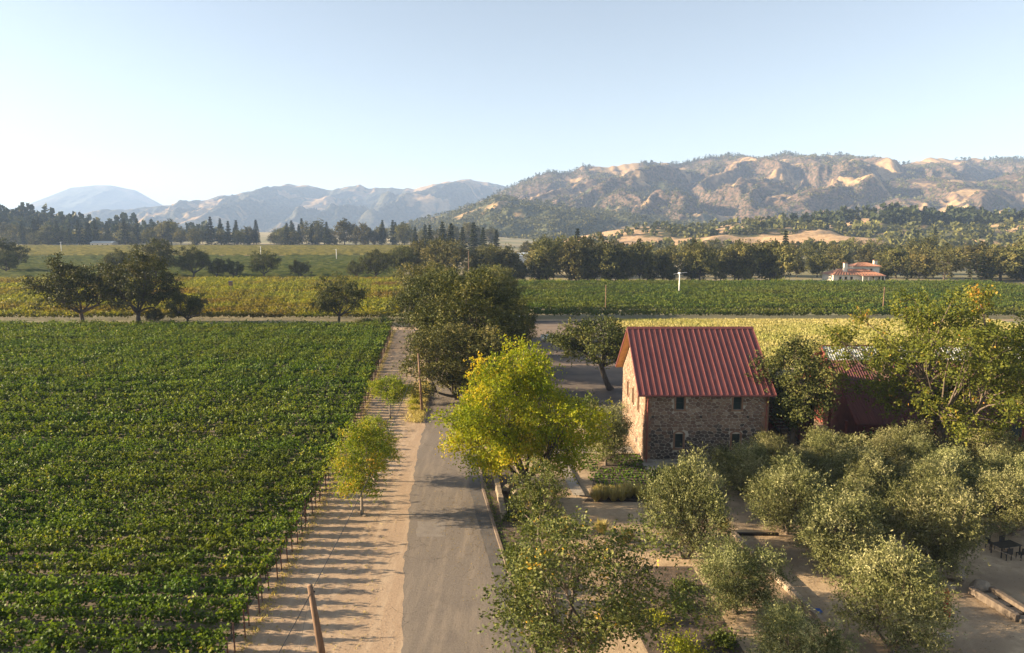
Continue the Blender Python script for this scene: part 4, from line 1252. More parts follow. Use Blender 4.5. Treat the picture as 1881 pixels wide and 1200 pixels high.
# ------------------------------------------------------------------ field and woodland trees
bandm = [tree_meshes('woodland_%d' % k, 90 + k, 15.0, 7.2, M['band'], M['bark_dark'], 0.05 + 0.035 * k, 0.4, (0, 0), 58, 2.0, 6000, (0.62, 0.45), 6, 0.8, 0.15, 0.25, 'round' if k % 2 else 'egg', 0, 1, 1.6, 5, False, 0.7) for k in range(5)]
fieldm = [tree_meshes('field_oak_%d' % k, 110 + k, 14.0, 8.0, M['oak'], M['bark_dark'], 0.18, 0.42, (0.8, 0), 84, 1.6, 17000, (0.34, 0.24), 8, 0.7, 0.18, 0.25, 'round', 0, 1, 1.2, 6, True, 0.2) for k in range(3)]
def P(x, y):
    return (x, y, float(zt(x, y)))
for x, y, s, k, lab in [(-105.5, 166.5, 1.2, 0, 'wide oak with forked trunk at the left end of the farm track'),
                        (-91.5, 166.0, 1.25, 1, 'tall oak next to the forked oak by the farm track'),
                        (-42.6, 166.5, 0.86, 2, 'small round-headed oak near the right end of the farm track'),
                        (-79.0, 165.0, 0.62, 0, 'low bushy dark tree beside the tall oak on the farm track'),
                        (-87, 164.5, 0.3, 1, 'small shrub-like tree between tall oak and bushy tree')]:
    plant_tree('field_oak', fieldm[k], P(x, y), R(40 * k + x), lab, scale=s)
for x, y, s, k, lab in [(-176, 338, 1.42, 1, 'tallest dark oak of the clump behind the golden vineyard'),
                        (-158, 339, 1.15, 2, 'upright dark oak right of the tallest in the far clump'),
                        (-192, 336, 1.05, 0, 'spreading oak left of the tallest in the far clump'),
                        (-146, 338, 0.72, 1, 'small dark oak in the gap of the far clump'),
                        (-138, 340, 0.70, 0, 'low dark oak joining the far clump on the right'),
                        (-123.5, 340, 1.0, 2, 'lone round dark oak right of the far clump'),
                        (-105, 340, 0.68, 0, 'smallest lone dark oak farthest right of the far clump'),
                        (-283, 385, 1.35, 1, 'dark oak cut by the left frame edge above the golden vineyard'),
                        (-275, 372, 0.9, 2, 'lower dark oak at the left frame edge'),
                        (-66, 330, 1.05, 1, 'broad oak at the right end of the golden vineyard'),
                        (-76, 333, 0.7, 0, 'small oak left of the broad oak by the road end'),
                        (-55, 345, 1.15, 2, 'dark oak where the road meets the woods')]:
    plant_tree('field_oak', fieldm[k], P(x, y), R(90 * k + x), lab, scale=s)

rng = random.Random(11)
def band(n, x0, x1, y0, y1, lab, grp, smin=0.85, smax=1.35, xbias=None):
    for k in range(n):
        x = x0 + (x1 - x0) * (k + rng.uniform(0.1, 0.9)) / n
        y = rng.uniform(y0, y1)
        s = rng.uniform(smin, smax)
        x += rng.gauss(0, 3.0); s *= rng.choice([0.6, 0.85, 1.0, 1.0, 1.1, 1.2])
        plant_tree('woodland_tree', bandm[rng.randrange(5)], P(x, y), rng.uniform(0, 6.28), lab, 'tree', grp, (s * rng.uniform(0.8, 1.25), s * rng.uniform(0.8, 1.25), s))
band(30, -30, 130, 311, 323, 'dusty green tree in the front rank of woods behind the right vineyard', 'front rank of the right woods', 0.85, 1.25)
band(20, 172, 300, 316, 345, 'dark green tree in the woods to the right of the villa', 'woods right of the villa', 0.8, 1.3)
band(34, -60, 310, 340, 395, 'tree in the middle rank of the woods behind the right vineyard', 'middle rank of the right woods', 0.8, 1.15)
band(40, -80, 430, 410, 500, 'tree in the back rank of the woods behind the right vineyard', 'back rank of the right woods', 0.75, 1.1)
band(34, -60, 580, 510, 620, 'distant tree on the valley floor before the golden foothill', 'trees before the golden foothill', 0.7, 1.15)
band(70, -680, -20, 815, 905, 'round dark tree in the far left treeline behind the vineyards', 'far left treeline', 0.9, 1.8)

def conifer_mesh(name, seed, h, r, n, mat, size=(1.0, 0.7), narrow=1.0):
    g = np.random.RandomState(seed)
    t = g.uniform(0.04, 1, n) ** 0.8
    tiers = np.round(t * 16 + g.normal(size=n) * 0.25) / 16
    rad = r * (1 - tiers) ** narrow * g.uniform(0.25, 1.05, n) * (0.85 + 0.3 * np.sin(tiers * 50 + seed))
    a = g.uniform(0, 6.283, n)
    C = np.stack([rad * np.cos(a), rad * np.sin(a), h * (0.06 + 0.94 * tiers) - rad * 0.25], 1)
    A = np.stack([np.cos(a), np.sin(a), -0.35 + g.normal(size=n) * 0.3], 1)
    V, F, T = leaf_quads(C, A, g, size[0], size[1], np.clip(g.normal(0.45, 0.25, n), 0, 1))
    tr = MB().tube([(0, 0, 0), (0, 0, h * 0.5), (0, 0, h * 0.97)], [h * 0.02, h * 0.012, 0.03], 7).mesh(name + '_trunk', M['bark_dark'])
    return tr, np_mesh(name + '_crown', V, F, mat, T)
conm = [conifer_mesh('conifer_%d' % k, 130 + k, 26, 5.2, 1500, M['conifer'], (2.2, 1.1), 0.8) for k in range(3)]
cyp = conifer_mesh('cypress', 140, 13, 1.2, 1600, M['conifer'], (0.8, 0.4), 0.35)
for k in range(44):
    x = -620 + 110 * rng.choice([0.4, 0.9, 1.5, 1.8, 2.5, 2.7, 3.3, 3.6, 4.2, 4.9]) + rng.gauss(0, 14)
    y = rng.uniform(805, 880)
    s = rng.uniform(0.6, 1.35)
    plant_tree('conifer_tree', conm[k % 3], P(x, y), rng.uniform(0, 6), 'pointed dark conifer standing out of the far left treeline', 'conifer', 'conifers in the far left treeline', (s * 1.05, s * 1.05, s))
for k, (x, y, s) in enumerate([(-62, 520, 1.0), (-54, 535, 1.1), (-46, 520, 1.05), (-38, 528, 0.95), (-30, 540, 1.1), (-22, 525, 0.95), (-12, 530, 0.9), (40, 420, 0.95), (165, 415, 0.9), (330, 560, 0.9), (350, 570, 1.0), (-90, 640, 0.9), (-82, 650, 1.0)]):
    plant_tree('conifer_tree', conm[k % 3], P(x, y), k, 'dark pointed conifer above the woods in the middle distance', 'conifer', 'conifers above the middle woods', s)
for k, (x, y, s, lab) in enumerate([(180.5, 312, 0.95, 'slim cypress just right of the villa'), (205, 306, 1.1, 'slim cypress, left one of the trio right of the villa'), (211, 307, 1.2, 'slim cypress, middle and tallest of the trio right of the villa'), (215, 306, 1.05, 'slim cypress, right one of the trio right of the villa'),
                                    (1, 309, 0.75, 'slim dark cypress at the left end of the right vineyard'), (9, 309, 0.8, 'second slim dark cypress behind the right vineyard, left part'), (26, 309, 0.75, 'third slim dark cypress behind the right vineyard, left part'), (82, 309, 0.8, 'slim dark cypress behind the right vineyard, middle part'), (86.5, 309, 0.85, 'slim dark cypress next to the middle one behind the right vineyard')]):
    plant_tree('cypress', cyp, (x, y, 0), k, lab, 'cypress', 'cypresses', s)

# shrubs along the front of the woods, around the villa and the tracks
def shrub_mesh(name, seed, mat, n=700, leaf=(0.16, 0.10), h=1.0):
    g = np.random.RandomState(seed)
    m = n // 6
    v = unit(g.normal(size=(m, 3)) + np.array([0, 0, 0.6])); v[:, 2] = np.abs(v[:, 2])
    b = g.normal(size=(m, 3)) * np.array([0.3, 0.3, 0.12]) + np.array([0, 0, 0.25])
    V, F, T = shoots(b, unit(v), g.uniform(0.4, 0.95, m), 6, g, leaf[0], leaf[1], np.clip(g.normal(0.45, 0.18, m), 0, 1), 0.15, 0.06, 0.5)
    V[:, 2] = np.maximum(V[:, 2], 0.0) * h
    return np_mesh(name, V, F, mat, T)
sh = [shrub_mesh('shrub_%d' % k, 150 + k, M['shrub'], 900) for k in range(3)]
shy = shrub_mesh('shrub_yellow', 155, M['shrub_yellow'], 1000, (0.14, 0.06))
def shrub(x, y, s, lab, me=None, grp=None, z=None, hs=1.0):
    o = obj('shrub', me or sh[rng.randrange(3)], None, (x, y, float(zt(x, y)) if z is None else z), rng.uniform(0, 6))
    o.scale = (s, s, s * hs)
    tag(o, lab, 'shrub', grp)
for k in range(24):
    shrub(-2 + k * 5.4 + rng.uniform(-1.5, 1.5), rng.uniform(303.5, 306.5), rng.uniform(1.6, 2.6), 'pale green bush in the hedge line at the foot of the right woods', shy if k % 3 else None, 'bushes at the foot of the right woods')
for k, (x, y, s) in enumerate([(-37, 165.2, 1.7), (-33.5, 166, 1.9), (-31, 166.5, 2.2), (-35.5, 167, 1.6)]):
    shrub(x, y, s, 'yellow-brown bush at the road end of the farm track', shy if k < 2 else None, 'bushes at the road end of the farm track')
for k, (x, y, s) in enumerate([(-100, 163.2, 1.5), (-96, 163.4, 1.3), (-111, 164, 1.6), (-84.5, 163.4, 1.4)]):
    shrub(x, y, s, 'low green bush at the foot of the oaks on the farm track', None, 'bushes under the farm track oaks')
for k in range(16):
    shrub(136 + k * 2.3, 296.5 + rng.uniform(-1, 1.5) + (k % 3), rng.uniform(0.9, 1.5) if k < 11 else 2.2, 'pale garden bush in the bed before the villa', shy if k % 4 == 0 else None, 'garden bushes before the villa')
shrub(8.9, 33.5, 1.2, 'yellow-green feathery shrub in the dark bed beside the near oak', shy)
shrub(9.6, 31.8, 1.4, 'largest yellow-green shrub in the dark bed near the bottom edge', shy)
shrub(8.3, 36.4, 0.9, 'small yellow-green shrub at the upper end of the dark bed', shy)
for k, (x, y, s) in enumerate([(9.9, 37.8, 0.8), (11.4, 34.2, 0.9), (10.6, 40.0, 0.8), (12.0, 31.2, 1.0)]):
    shrub(x, y, s, 'dark green shrub in the mulched bed under the olives', None, 'dark shrubs under the olives')
for k, (x, y, s) in enumerate([(1.2, 47.8, 0.9), (0.2, 44.5, 0.8), (0.8, 41.2, 0.9), (2.2, 40.2, 1.0), (0.9, 37.2, 0.9), (2.6, 43.0, 0.9), (1.6, 34.8, 0.9), (-0.3, 50.5, 0.7)]):
    shrub(x, y, s, 'dusty green shrub in the roadside planting bed', None, 'shrubs in the roadside bed')
for k, (x, y, s) in enumerate([(14.0, 56.8, 1.9), (15.6, 57.8, 1.6), (13.3, 58.8, 1.4)]):
    shrub(x, y, s, 'grey-green bush at the left corner of the house terrace', sh[0], 'bushes at the terrace corner')
for k, (x, y, s) in enumerate([(7.5, 80.5, 2.6), (9.4, 82.0, 2.2), (11.2, 74.0, 1.2)]):
    shrub(x, y, s, 'dark bush in the yard behind the yellow-green tree', None, 'bushes in the back yard')
for k, (x, y, s) in enumerate([(36.5, 66.2, 2.2), (39.5, 66.8, 2.4), (43, 67, 2.2), (33.2, 66.5, 1.8), (48.5, 66.5, 2.3), (30.9, 67.0, 1.5)]):
    shrub(x, y, s, 'leafy green bush along the foot of the barn wall', None, 'bushes at the barn wall')
for k, (x, y, s) in enumerate([(-12.8, 86.5, 1.1), (-12.4, 83.5, 0.8), (-13.0, 90, 1.2)]):
    shrub(x, y, s, 'dry straw-coloured bush by the middle pole on the verge', shy, 'dry bushes by the middle pole')

# clipped hedge left of the path
def hedge(x0, x1, y0, y1, h, lab):
    g = np.random.RandomState(5)
    n = int((x1 - x0) * (y1 - y0) * h * 260)
    p = g.uniform(0, 1, (n, 3)); ax = g.randint(0, 3, n)
    e = g.randint(0, 2, n)
    p[np.arange(n), ax] = np.where(ax == 2, 1, e)
    C = np.stack([x0 + p[:, 0] * (x1 - x0), y0 + p[:, 1] * (y1 - y0), p[:, 2] * h], 1) + g.normal(size=(n, 3)) * 0.04
    V, F, T = leaf_quads(C, g.normal(size=(n, 3)), g, 0.12, 0.09, g.uniform(0, 1, n))
    e = empty('hedge', (0, 0, 0), 0, lab, 'hedge')
    obj('leaves', np_mesh('hedge_leaves', V, F, M['hedge'], T), e)
    MB().box(x0 + 0.06, x1 - 0.06, y0 + 0.06, y1 - 0.06, 0, h - 0.08).obj('core', M['hedge'], e)
hedge(0.6, 2.9, 50.2, 55.0, 0.9, 'clipped bright green hedge below the yellow-green tree')

# ornamental grasses
def tuft_mesh(name, seed, n=420, h=1.0):
    g = np.random.RandomState(seed)
    a = g.uniform(0, 6.283, n); sp = g.uniform(0.05, 0.75, n)
    L = h * g.uniform(0.6, 1.1, n)
    d = np.stack([np.cos(a) * sp, np.sin(a) * sp, np.ones(n)], 1); d = unit(d)
    b = np.stack([np.cos(a) * 0.12 * g.rand(n), np.sin(a) * 0.12 * g.rand(n), np.zeros(n)], 1)
    s = unit(np.cross(d, np.array([0, 0, 1.0]))) * 0.012
    m = b + d * L[:, None] * 0.55
    e = b + d * L[:, None] - np.array([0, 0, 1.0]) * (L * sp * 0.35)[:, None]
    V = np.stack([b - s, b + s, m + s, m - s, e + s * 0.3, e - s * 0.3], 1).reshape(-1, 3)
    i = np.arange(n) * 6
    F = np.concatenate([np.stack([i, i + 1, i + 2, i + 3], 1), np.stack([i + 3, i + 2, i + 4, i + 5], 1)])
    T = np.tile(g.uniform(0, 1, n), 2)
    return np_mesh(name, V, F, M['straw'], T)
tf = [tuft_mesh('tuft_%d' % k, 160 + k) for k in range(3)]
def tuft(x, y, s, lab, grp):
    o = obj('grass_clump', tf[rng.randrange(3)], None, (x, y, 0.015), rng.uniform(0, 6)); o.scale = (s * 1.2, s * 1.2, s)
    tag(o, lab, 'grass clump', grp)
for k in range(11):
    tuft(7.0 + k * 0.72, 54.6 + rng.uniform(-0.5, 0.5) + 0.06 * k, rng.uniform(0.95, 1.25), 'straw-coloured grass clump in the band below the olive bed', 'grass band below the olive bed')
for k in range(9):
    tuft(7.4 + k * 0.8, 55.7 + rng.uniform(-0.4, 0.4), rng.uniform(0.9, 1.15), 'straw-coloured grass clump in the band below the olive bed', 'grass band below the olive bed')
for x, y, s, lab in [(3.9, 48.3, 1.25, 'blond fountain grass at the left end of the gravel path'), (6.6, 48.0, 1.15, 'blond fountain grass at the right side of the gravel path'), (2.9, 47.4, 0.9, 'small blond grass clump beside the slim oak'),
                     (8.3, 46.6, 1.2, 'blond grass clump left of the tall olive'), (14.6, 52.0, 1.1, 'pale grass clump between olives below the terrace'), (15.8, 48.4, 1.0, 'green-blond grass clump at the head of the timber edge'), (16.6, 53.2, 0.9, 'pale grass clump right of the terrace corner')]:
    tuft(x, y, s, lab, 'single garden grasses')

# ground-cover plugs in the olive bed, meadow grass, dry grass on the verge
def scatter_blades(name, P, h, w, mat, label, cat, seed, k=3, lean=0.5):
    g = np.random.RandomState(seed)
    n = len(P) * k
    B = np.repeat(P, k, 0) + np.concatenate([g.normal(size=(n, 2)) * h * 0.35, np.zeros((n, 1))], 1)
    A = np.concatenate([g.normal(size=(n, 2)) * lean, np.ones((n, 1))], 1)
    V, F, T = leaf_quads(B + unit(A) * h * 0.4, A, g, h, w, g.uniform(0, 1, n))
    o = obj(name, np_mesh(name, V, F, mat, T), kind='stuff')
    tag(o, label, cat)
g = np.random.RandomState(3)
pl = []
for j in range(17):
    for i in range(22):
        x = 6.0 + i * 0.42 + g.normal() * 0.06; y = 56.6 + j * 0.6 + g.normal() * 0.06
        if x > 7.9 - (y - 55) * 0.18 and x < 12.7 and (x - 9) ** 2 + (y - 63) ** 2 > 0.9:
            pl.append((x, y, 0.02))
scatter_blades('ground_cover', np.array(pl), 0.24, 0.15, M['hedge'], 'small ground-cover plugs planted in lines around the pale olive trunk', 'ground cover', 1, 6, 1.0)
n = 34000
mx_ = g.uniform(25, 122, n); my_ = 173.3 - 62 * g.uniform(0, 1, n) ** 1.3
scatter_blades('meadow_grass', np.stack([mx_, my_, np.full(n, 0.02)], 1), 0.75, 0.26, M['meadow'], 'tall yellow-green meadow grass in the field behind the house', 'grass', 2, 2, 0.5)
n = 2600
dy_ = g.uniform(30, 156, n); dx_ = np.array([vedge(y) for y in dy_]) + 0.2 + np.abs(g.normal(size=n)) * 0.35
scatter_blades('dry_grass', np.stack([dx_, dy_, np.full(n, 0.01)], 1), 0.22, 0.05, M['straw'], 'thin dry grass along the edge of the left vineyard', 'grass', 3, 2, 0.8)
n = 2400
dy_ = g.uniform(78, 100, n); dx_ = np.array([al(y) for y in dy_]) - 0.5 - np.abs(g.normal(size=n)) * 0.8
scatter_blades('roadside_grass', np.stack([dx_, dy_, np.full(n, 0.01)], 1), 0.45, 0.07, M['straw'], 'dry straw grass between road and track by the middle pole', 'grass', 4, 2, 0.6)

# pebbles, clods and litter on the verge and the gravel
def pebbles(name, P_, smin, smax, mat, label, seed):
    g = np.random.RandomState(seed)
    n = len(P_)
    base = np.array([(1, 0, 0), (-0.5, 0.87, 0), (-0.5, -0.87, 0), (0.1, 0.1, 0.75)])
    s = g.uniform(smin, smax, n) * g.uniform(0.4, 1, n)
    a = g.uniform(0, 6.28, n); c, s_ = np.cos(a), np.sin(a)
    bx = base[None, :, 0] * c[:, None] - base[None, :, 1] * s_[:, None]; by = base[None, :, 0] * s_[:, None] + base[None, :, 1] * c[:, None]
    V = np.stack([bx, by * 0.8, np.broadcast_to(base[None, :, 2], bx.shape)], 2) * s[:, None, None] + P_[:, None, :]
    i = np.arange(n)[:, None] * 4
    F = np.concatenate([i + np.array([[0, 1, 3]]), i + np.array([[1, 2, 3]]), i + np.array([[2, 0, 3]])])
    o = obj(name, np_mesh(name, V.reshape(-1, 3), F, mat), kind='stuff'); tag(o, label, 'pebbles')
n = 9000
py_ = 22 + 85 * g.uniform(0, 1, n) ** 1.6; pt_ = g.uniform(0, 1, n)
px_ = np.array([vedge(a) for a in py_]) * (1 - pt_) + np.array([al(a) for a in py_]) * pt_
pebbles('verge_pebbles', np.stack([px_, py_, np.full(n, 0.006)], 1), 0.02, 0.075, M['dirt'], 'loose clods and pebbles strewn over the dirt verge', 5)
n = 9000
px_ = g.uniform(3, 46, n); py_ = g.uniform(27, 60, n)
pebbles('garden_pebbles', np.stack([px_, py_, np.full(n, 0.008)], 1), 0.02, 0.07, M['gravel'], 'loose gravel stones between the olive trees', 6)

def litter(name, cx, cy, sx, sy, n, mat, label, seed, L=0.10):
    g_ = np.random.RandomState(seed)
    C = np.stack([cx + g_.normal(size=n) * sx, cy + g_.normal(size=n) * sy, np.full(n, 0.036)], 1)
    A = np.concatenate([g_.normal(size=(n, 2)), g_.normal(size=(n, 1)) * 0.15], 1)
    V, F, T = leaf_quads(C, A, g_, L, L * 0.6, g_.uniform(0, 1, n), facing=np.tile(np.array([[0, 0, 1.0]]), (n, 1)) + g_.normal(size=(n, 3)) * 0.2)
    V[:, 2] = np.maximum(V[:, 2], 0.03)
    o = obj(name, np_mesh(name, V, F, mat, T), kind='stuff'); tag(o, label, 'leaf litter')
M['litter'] = leaf_mat('fallen_leaf', [(0.0, (0.10, 0.06, 0.025)), (0.6, (0.22, 0.14, 0.05)), (1.0, (0.40, 0.28, 0.07))], 0.1, var=0.0)
litter('fallen_leaves', -1.0, 52.5, 3.2, 6.0, 1800, M['litter'], 'yellow fallen leaves on road edge and bed under the yellow-green tree', 31)
litter('fallen_leaves', 20, 43, 9.0, 7.0, 5000, M['litter'], 'brown fallen leaves scattered over the gravel of the olive grove', 32, 0.08)
litter('fallen_leaves', -8.5, 84, 2.5, 7.0, 1500, M['litter'], 'dry fallen leaves on the road under the drooping oak', 33)
n = 900
wy_ = g.uniform(24, 80, n); wx_ = np.array([ar(a) for a in wy_]) + 1.25 + np.abs(g.normal(size=n)) * 0.3
scatter_blades('kerb_weeds', np.stack([wx_, wy_, np.full(n, 0.02)], 1), 0.16, 0.05, M['shrub'], 'small weeds growing behind the kerb', 'weeds', 8, 3, 0.8)
n = 1500
wy_ = 25 + 90 * g.uniform(0, 1, n) ** 1.4; wt_ = g.uniform(0.0, 0.9, n) ** 2.0
wx_ = np.array([vedge(a) for a in wy_]) * (1 - wt_) + np.array([al(a) for a in wy_]) * wt_
scatter_blades('verge_weeds', np.stack([wx_, wy_, np.full(n, 0.01)], 1), 0.13, 0.035, M['straw'], 'sparse dry weeds dotted over the dirt verge', 'weeds', 9, 3, 0.9)

# ------------------------------------------------------------------ scrub and woods on the hills (masses)
def hill_trees(name, HMAP, n, size, label, mat, seed, thresh, quads=10, tmin=0.05, tmax=1.06, conic=0.0, xr=None):
    o_, X, Y, Z, veg, TT = HMAP
    g = np.random.RandomState(seed)
    ok = np.argwhere((veg > thresh) & (TT > tmin) & (TT < tmax) & (True if xr is None else ((X > xr[0]) & (X < xr[1]))))
    pick = ok[g.randint(0, len(ok), n)]
    di = pick[:, 0]; dj = pick[:, 1]
    fi = g.uniform(0, 1, n); fj = g.uniform(0, 1, n)
    i2 = np.minimum(di + 1, X.shape[0] - 1); j2 = np.minimum(dj + 1, X.shape[1] - 1)
    def lerp(A):
        return (A[di, dj] * (1 - fi) + A[i2, dj] * fi) * (1 - fj) + (A[di, j2] * (1 - fi) + A[i2, j2] * fi) * fj
    P_ = np.stack([lerp(X), lerp(Y), lerp(Z)], 1)
    s = size * g.uniform(0.55, 1.35, n)
    C = np.repeat(P_, quads, 0); S = np.repeat(s, quads)
    v = unit(g.normal(size=(n * quads, 3))); rr = g.uniform(0.4, 1, n * quads) ** 0.5
    hz = (v[:, 2] * rr * 0.5 + 0.5)
    tp = 1 - conic * hz
    C = C + np.stack([v[:, 0] * rr * S * 0.5 * tp, v[:, 1] * rr * S * 0.5 * tp, hz * S * (1 + conic * 0.9)], 1)
    A = v + g.normal(size=v.shape) * 0.6
    V, F, T = leaf_quads(C, A, g, 0.0, 0.0, np.clip(np.repeat(g.normal(0.45, 0.2, n), quads) + g.normal(size=n * quads) * 0.12, 0, 1))
    # size per tree
    Vq = V.reshape(-1, 4, 3)
    A = unit(A); B = unit(np.cross(A, unit(g.normal(size=A.shape)))); L = (S * 0.42)[:, None]
    Vq[:, 0] = C - A * L * 0.6; Vq[:, 1] = C + B * L * 0.5; Vq[:, 2] = C + A * L * 0.6; Vq[:, 3] = C - B * L * 0.5
    o = obj(name, np_mesh(name, Vq.reshape(-1, 3), F, mat, T), kind='stuff')
    tag(o, label, 'woodland')
hill_trees('scrub_woods', RM, 20000, 8.5, 'scrub and scattered trees covering the big right mountain', M['band'], 1, 0.50, 8)
hill_trees('ridge_trees', RM, 1500, 9.5, 'thin trees along the skyline of the big right mountain', M['conifer'], 2, 0.40, 8, 0.97, 1.02, 0.5)
hill_trees('hill_woods', HM, 6000, 9, 'dense woods over the lower hill in the centre distance', M['band'], 3, 0.42, 9)
hill_trees('spur_woods', SM, 4200, 8.5, 'dense woods over the spur in front of the big right mountain', M['band'], 13, 0.44, 9)
hill_trees('spur_scrub', SN, 5200, 8, 'scrub and trees on the grassy spur at the right', M['band'], 14, 0.5, 9)
hill_trees('foothill_oaks', FM, 1700, 8.5, 'dark oaks dotted over the golden foothill', M['band'], 4, 0.515, 20)
hill_trees('foothill_pines', FM, 420, 11, 'pines crowding the crest of the golden foothill', M['conifer'], 6, 0.47, 26, 0.75, 1.1, 0.5, (380, 800))
hill_trees('hillside_forest', LM, 2600, 14, 'mixed forest on the low hill at the left edge', M['band'], 5, 0.05, 20, 0.02, 1.1)
hill_trees('hillside_pines', LM, 700, 16, 'pointed pines on the low hill at the left edge', M['conifer'], 7, 0.05, 26, 0.02, 1.1, 0.8)

# ------------------------------------------------------------------ villa and distant buildings
def build_villa():
    v = empty('villa', (153.5, 306, 1.0), 0, 'pale stucco villa with terracotta roofs and chimneys beyond the right vineyard', 'villa')
    def hip(x0, x1, y0, y1, ze, zr, ov=0.8, name='roof'):
        a = [(x0 - ov, y0 - ov, ze), (x1 + ov, y0 - ov, ze), (x1 + ov, y1 + ov, ze), (x0 - ov, y1 + ov, ze)]
        ym = (y0 + y1) / 2; k = (y1 - y0) / 2
        r = [(x0 - ov + k, ym, zr), (x1 + ov - k, ym, zr)]
        m = MB()
        m.poly([a[0], a[1], r[1], r[0]]).poly([a[1], a[2], r[1]]).poly([a[2], a[3], r[0], r[1]]).poly([a[3], a[0], r[0]]).poly([a[3], a[2], a[1], a[0]])
        ro = m.obj(name, M['terracotta'], v)
        # tile rolls down the front slope
        n = 18
        for q in range(n):
            t = (q + 0.5) / n
            p0 = Vector(a[0]).lerp(Vector(a[1]), t); p1 = Vector(r[0]).lerp(Vector(r[1]), t)
            MB().tube([p0 + Vector((0, 0, 0.04)), p1 + Vector((0, 0, 0.04))], [0.16, 0.14], 5).obj('tile_roll', M['terracotta'], ro)
        return ro
    MB().box(-11, 10.5, -3, 8, -1.2, 3.2).obj('wall', M['stucco'], v)
    hip(-11, 10.5, -3, 8, 3.1, 5.4)
    MB().box(1.0, 12.5, 3, 12, -1.2, 6.6).obj('wall', M['stucco'], v)
    hip(1.0, 12.5, 3, 12, 6.5, 8.0)
    for x in (-8.5, -6.0, -3.5, 6.6, 9.0):
        w = MB().box(x, x + 1.2, -3.06, -3.005, 0.8, 2.3).obj('window', M['wood'], v)
        MB().box(x + 0.12, x + 1.08, -3.08, -3.062, 0.9, 2.2).obj('pane', M['glass'], w)
    for x in (4.2, 8.2):
        w = MB().box(x, x + 1.1, 2.94, 2.995, 4.6, 5.6).obj('window', M['wood'], v)
        MB().box(x + 0.1, x + 1.0, 2.92, 2.938, 4.7, 5.5).obj('pane', M['glass'], w)
    # veranda
    for x in (1.0, 3.6, 6.2, 8.8, 10.4):
        MB().box(x - 0.18, x + 0.18, -5.6, -5.24, -1.1, 2.7).obj('column', M['stucco'], v)
    MB().prism([(0.4, -6.0, 2.65), (0.4, -3.0, 3.1), (0.4, -3.0, 3.22), (0.4, -6.0, 2.77)], (10.6, 0, 0)).obj('veranda_roof', M['terracotta'], v)
    for x, y, z0, z1 in ((-4.5, 0, 3.5, 8.0), (12.4, 7, 4, 8.9)):
        c = MB().box(x - 0.75, x + 0.75, y - 0.6, y + 0.6, z0, z1).obj('chimney', M['stucco'], v)
        MB().box(x - 0.9, x + 0.9, y - 0.75, y + 0.75, z1, z1 + 0.3).obj('cap', M['terracotta'], c)
build_villa()
sheet('villa_drive', [100, 110, 118], [140, 146, 150], [299, 304, 308], 0.03, M['dirt'])
sheet('villa_bank', [128, 126], [166, 172], [293.5, 299.5], 0.03, M['dirt'])

def shed(x, y, w, d, h, roof, wall, label, name='shed'):
    z = float(zt(x, y)) - 0.2
    e = empty(name, (x, y, z), 0, label, 'building')
    MB().box(0, w, 0, d, 0, h).obj('wall', wall, e)
    MB().prism([(-0.6, -0.8, h - 0.2), (-0.6, d / 2, h + d * 0.17), (-0.6, d + 0.8, h - 0.2)], (w + 1.2, 0, 0)).obj('roof', roof, e)
    for k in range(max(1, int(w / 6))):
        wd = MB().box(2 + k * 6, 3.4 + k * 6, -0.05, -0.005, 1, 2.4).obj('window', M['dark_metal'], e)
        MB().box(2.1 + k * 6, 3.3 + k * 6, -0.07, -0.052, 1.1, 2.3).obj('pane', M['glass'], wd)
shed(-3, 402, 12, 9, 9.5, M['blue_roof'], M['white'], 'pale blue-grey roofed building glimpsed above the middle woods', 'farm_building')
shed(-500, 815, 26, 12, 4, M['grey_roof'], M['stucco'], 'low grey shed below the far left treeline', 'shed')
sheet_far = MB()
for (x0, x1, y0, y1) in ((-330, -190, 566, 581),):
    sheet_far.poly([(x, y, float(zt(x, y)) + 0.5) for x, y in ((x0, y0), (x1, y0 + 3), (x1, y1 + 3), (x0, y1))])
sheet_far.obj('bare_red_soil', M['rust_soil'], kind='structure')

# ------------------------------------------------------------------ poles, wires, wind machines
def wire(name, a, b, sag, label, r=0.02, parts=None):
    a = Vector(a); b = Vector(b)
    pts = []
    for k in range(25):
        t = k / 24
        p = a.lerp(b, t); p.z -= sag * 4 * t * (1 - t)
        pts.append(p)
    o = MB().tube(pts, [r] * 25, 5).obj(name, M['wire'], smooth=True)
    tag(o, label, 'cable')
def pole(x, y, h, r, label, lean=0.0, arm=None, insul=True):
    e = empty('utility_pole', (x, y, float(zt(x, y)) - 0.2), 0, label, 'pole')
    MB().tube([(0, 0, 0), (lean * 0.5, 0, h * 0.5), (lean, 0, h)], [r * 1.25, r * 1.1, r * 0.9], 10).obj('shaft', M['pole'], e, smooth=True)
    if arm:
        MB().box(lean - arm / 2, lean + arm / 2, -0.06 - r, 0.06 - r, h - 0.75, h - 0.6).obj('cross_arm', M['pole'], e)
        for q in (-0.45, 0, 0.45):
            MB().tube([(lean + arm * q, -r, h - 0.6), (lean + arm * q, -r, h - 0.42)], [0.04, 0.06], 8).obj('insulator', M['white'], e)
    elif insul:
        MB().tube([(lean + r * 0.9, 0, h - 0.35), (lean + r * 0.9 + 0.12, 0, h - 0.35)], [0.04, 0.04], 8).obj('insulator', M['dark_metal'], e)
    return e
pole(-9.85, 33.0, 4.3, 0.155, 'leaning brown utility pole at the bottom edge of the verge', -0.55)
pole(-11.2, 82.9, 7.6, 0.13, 'tall thin brown utility pole beside the road in the middle distance', -0.35)
pole(-20.3, 158, 12.5, 0.15, 'utility pole with a cross-arm poking out of the roadside oaks', 0, 1.8)
pole(26.1, 189.4, 8.2, 0.11, 'thin wooden pole standing in the right vineyard above the back oak', 0)
pole(103.5, 189.4, 7.6, 0.13, 'brown wooden pole in the right vineyard, left of the huge oak', 0)
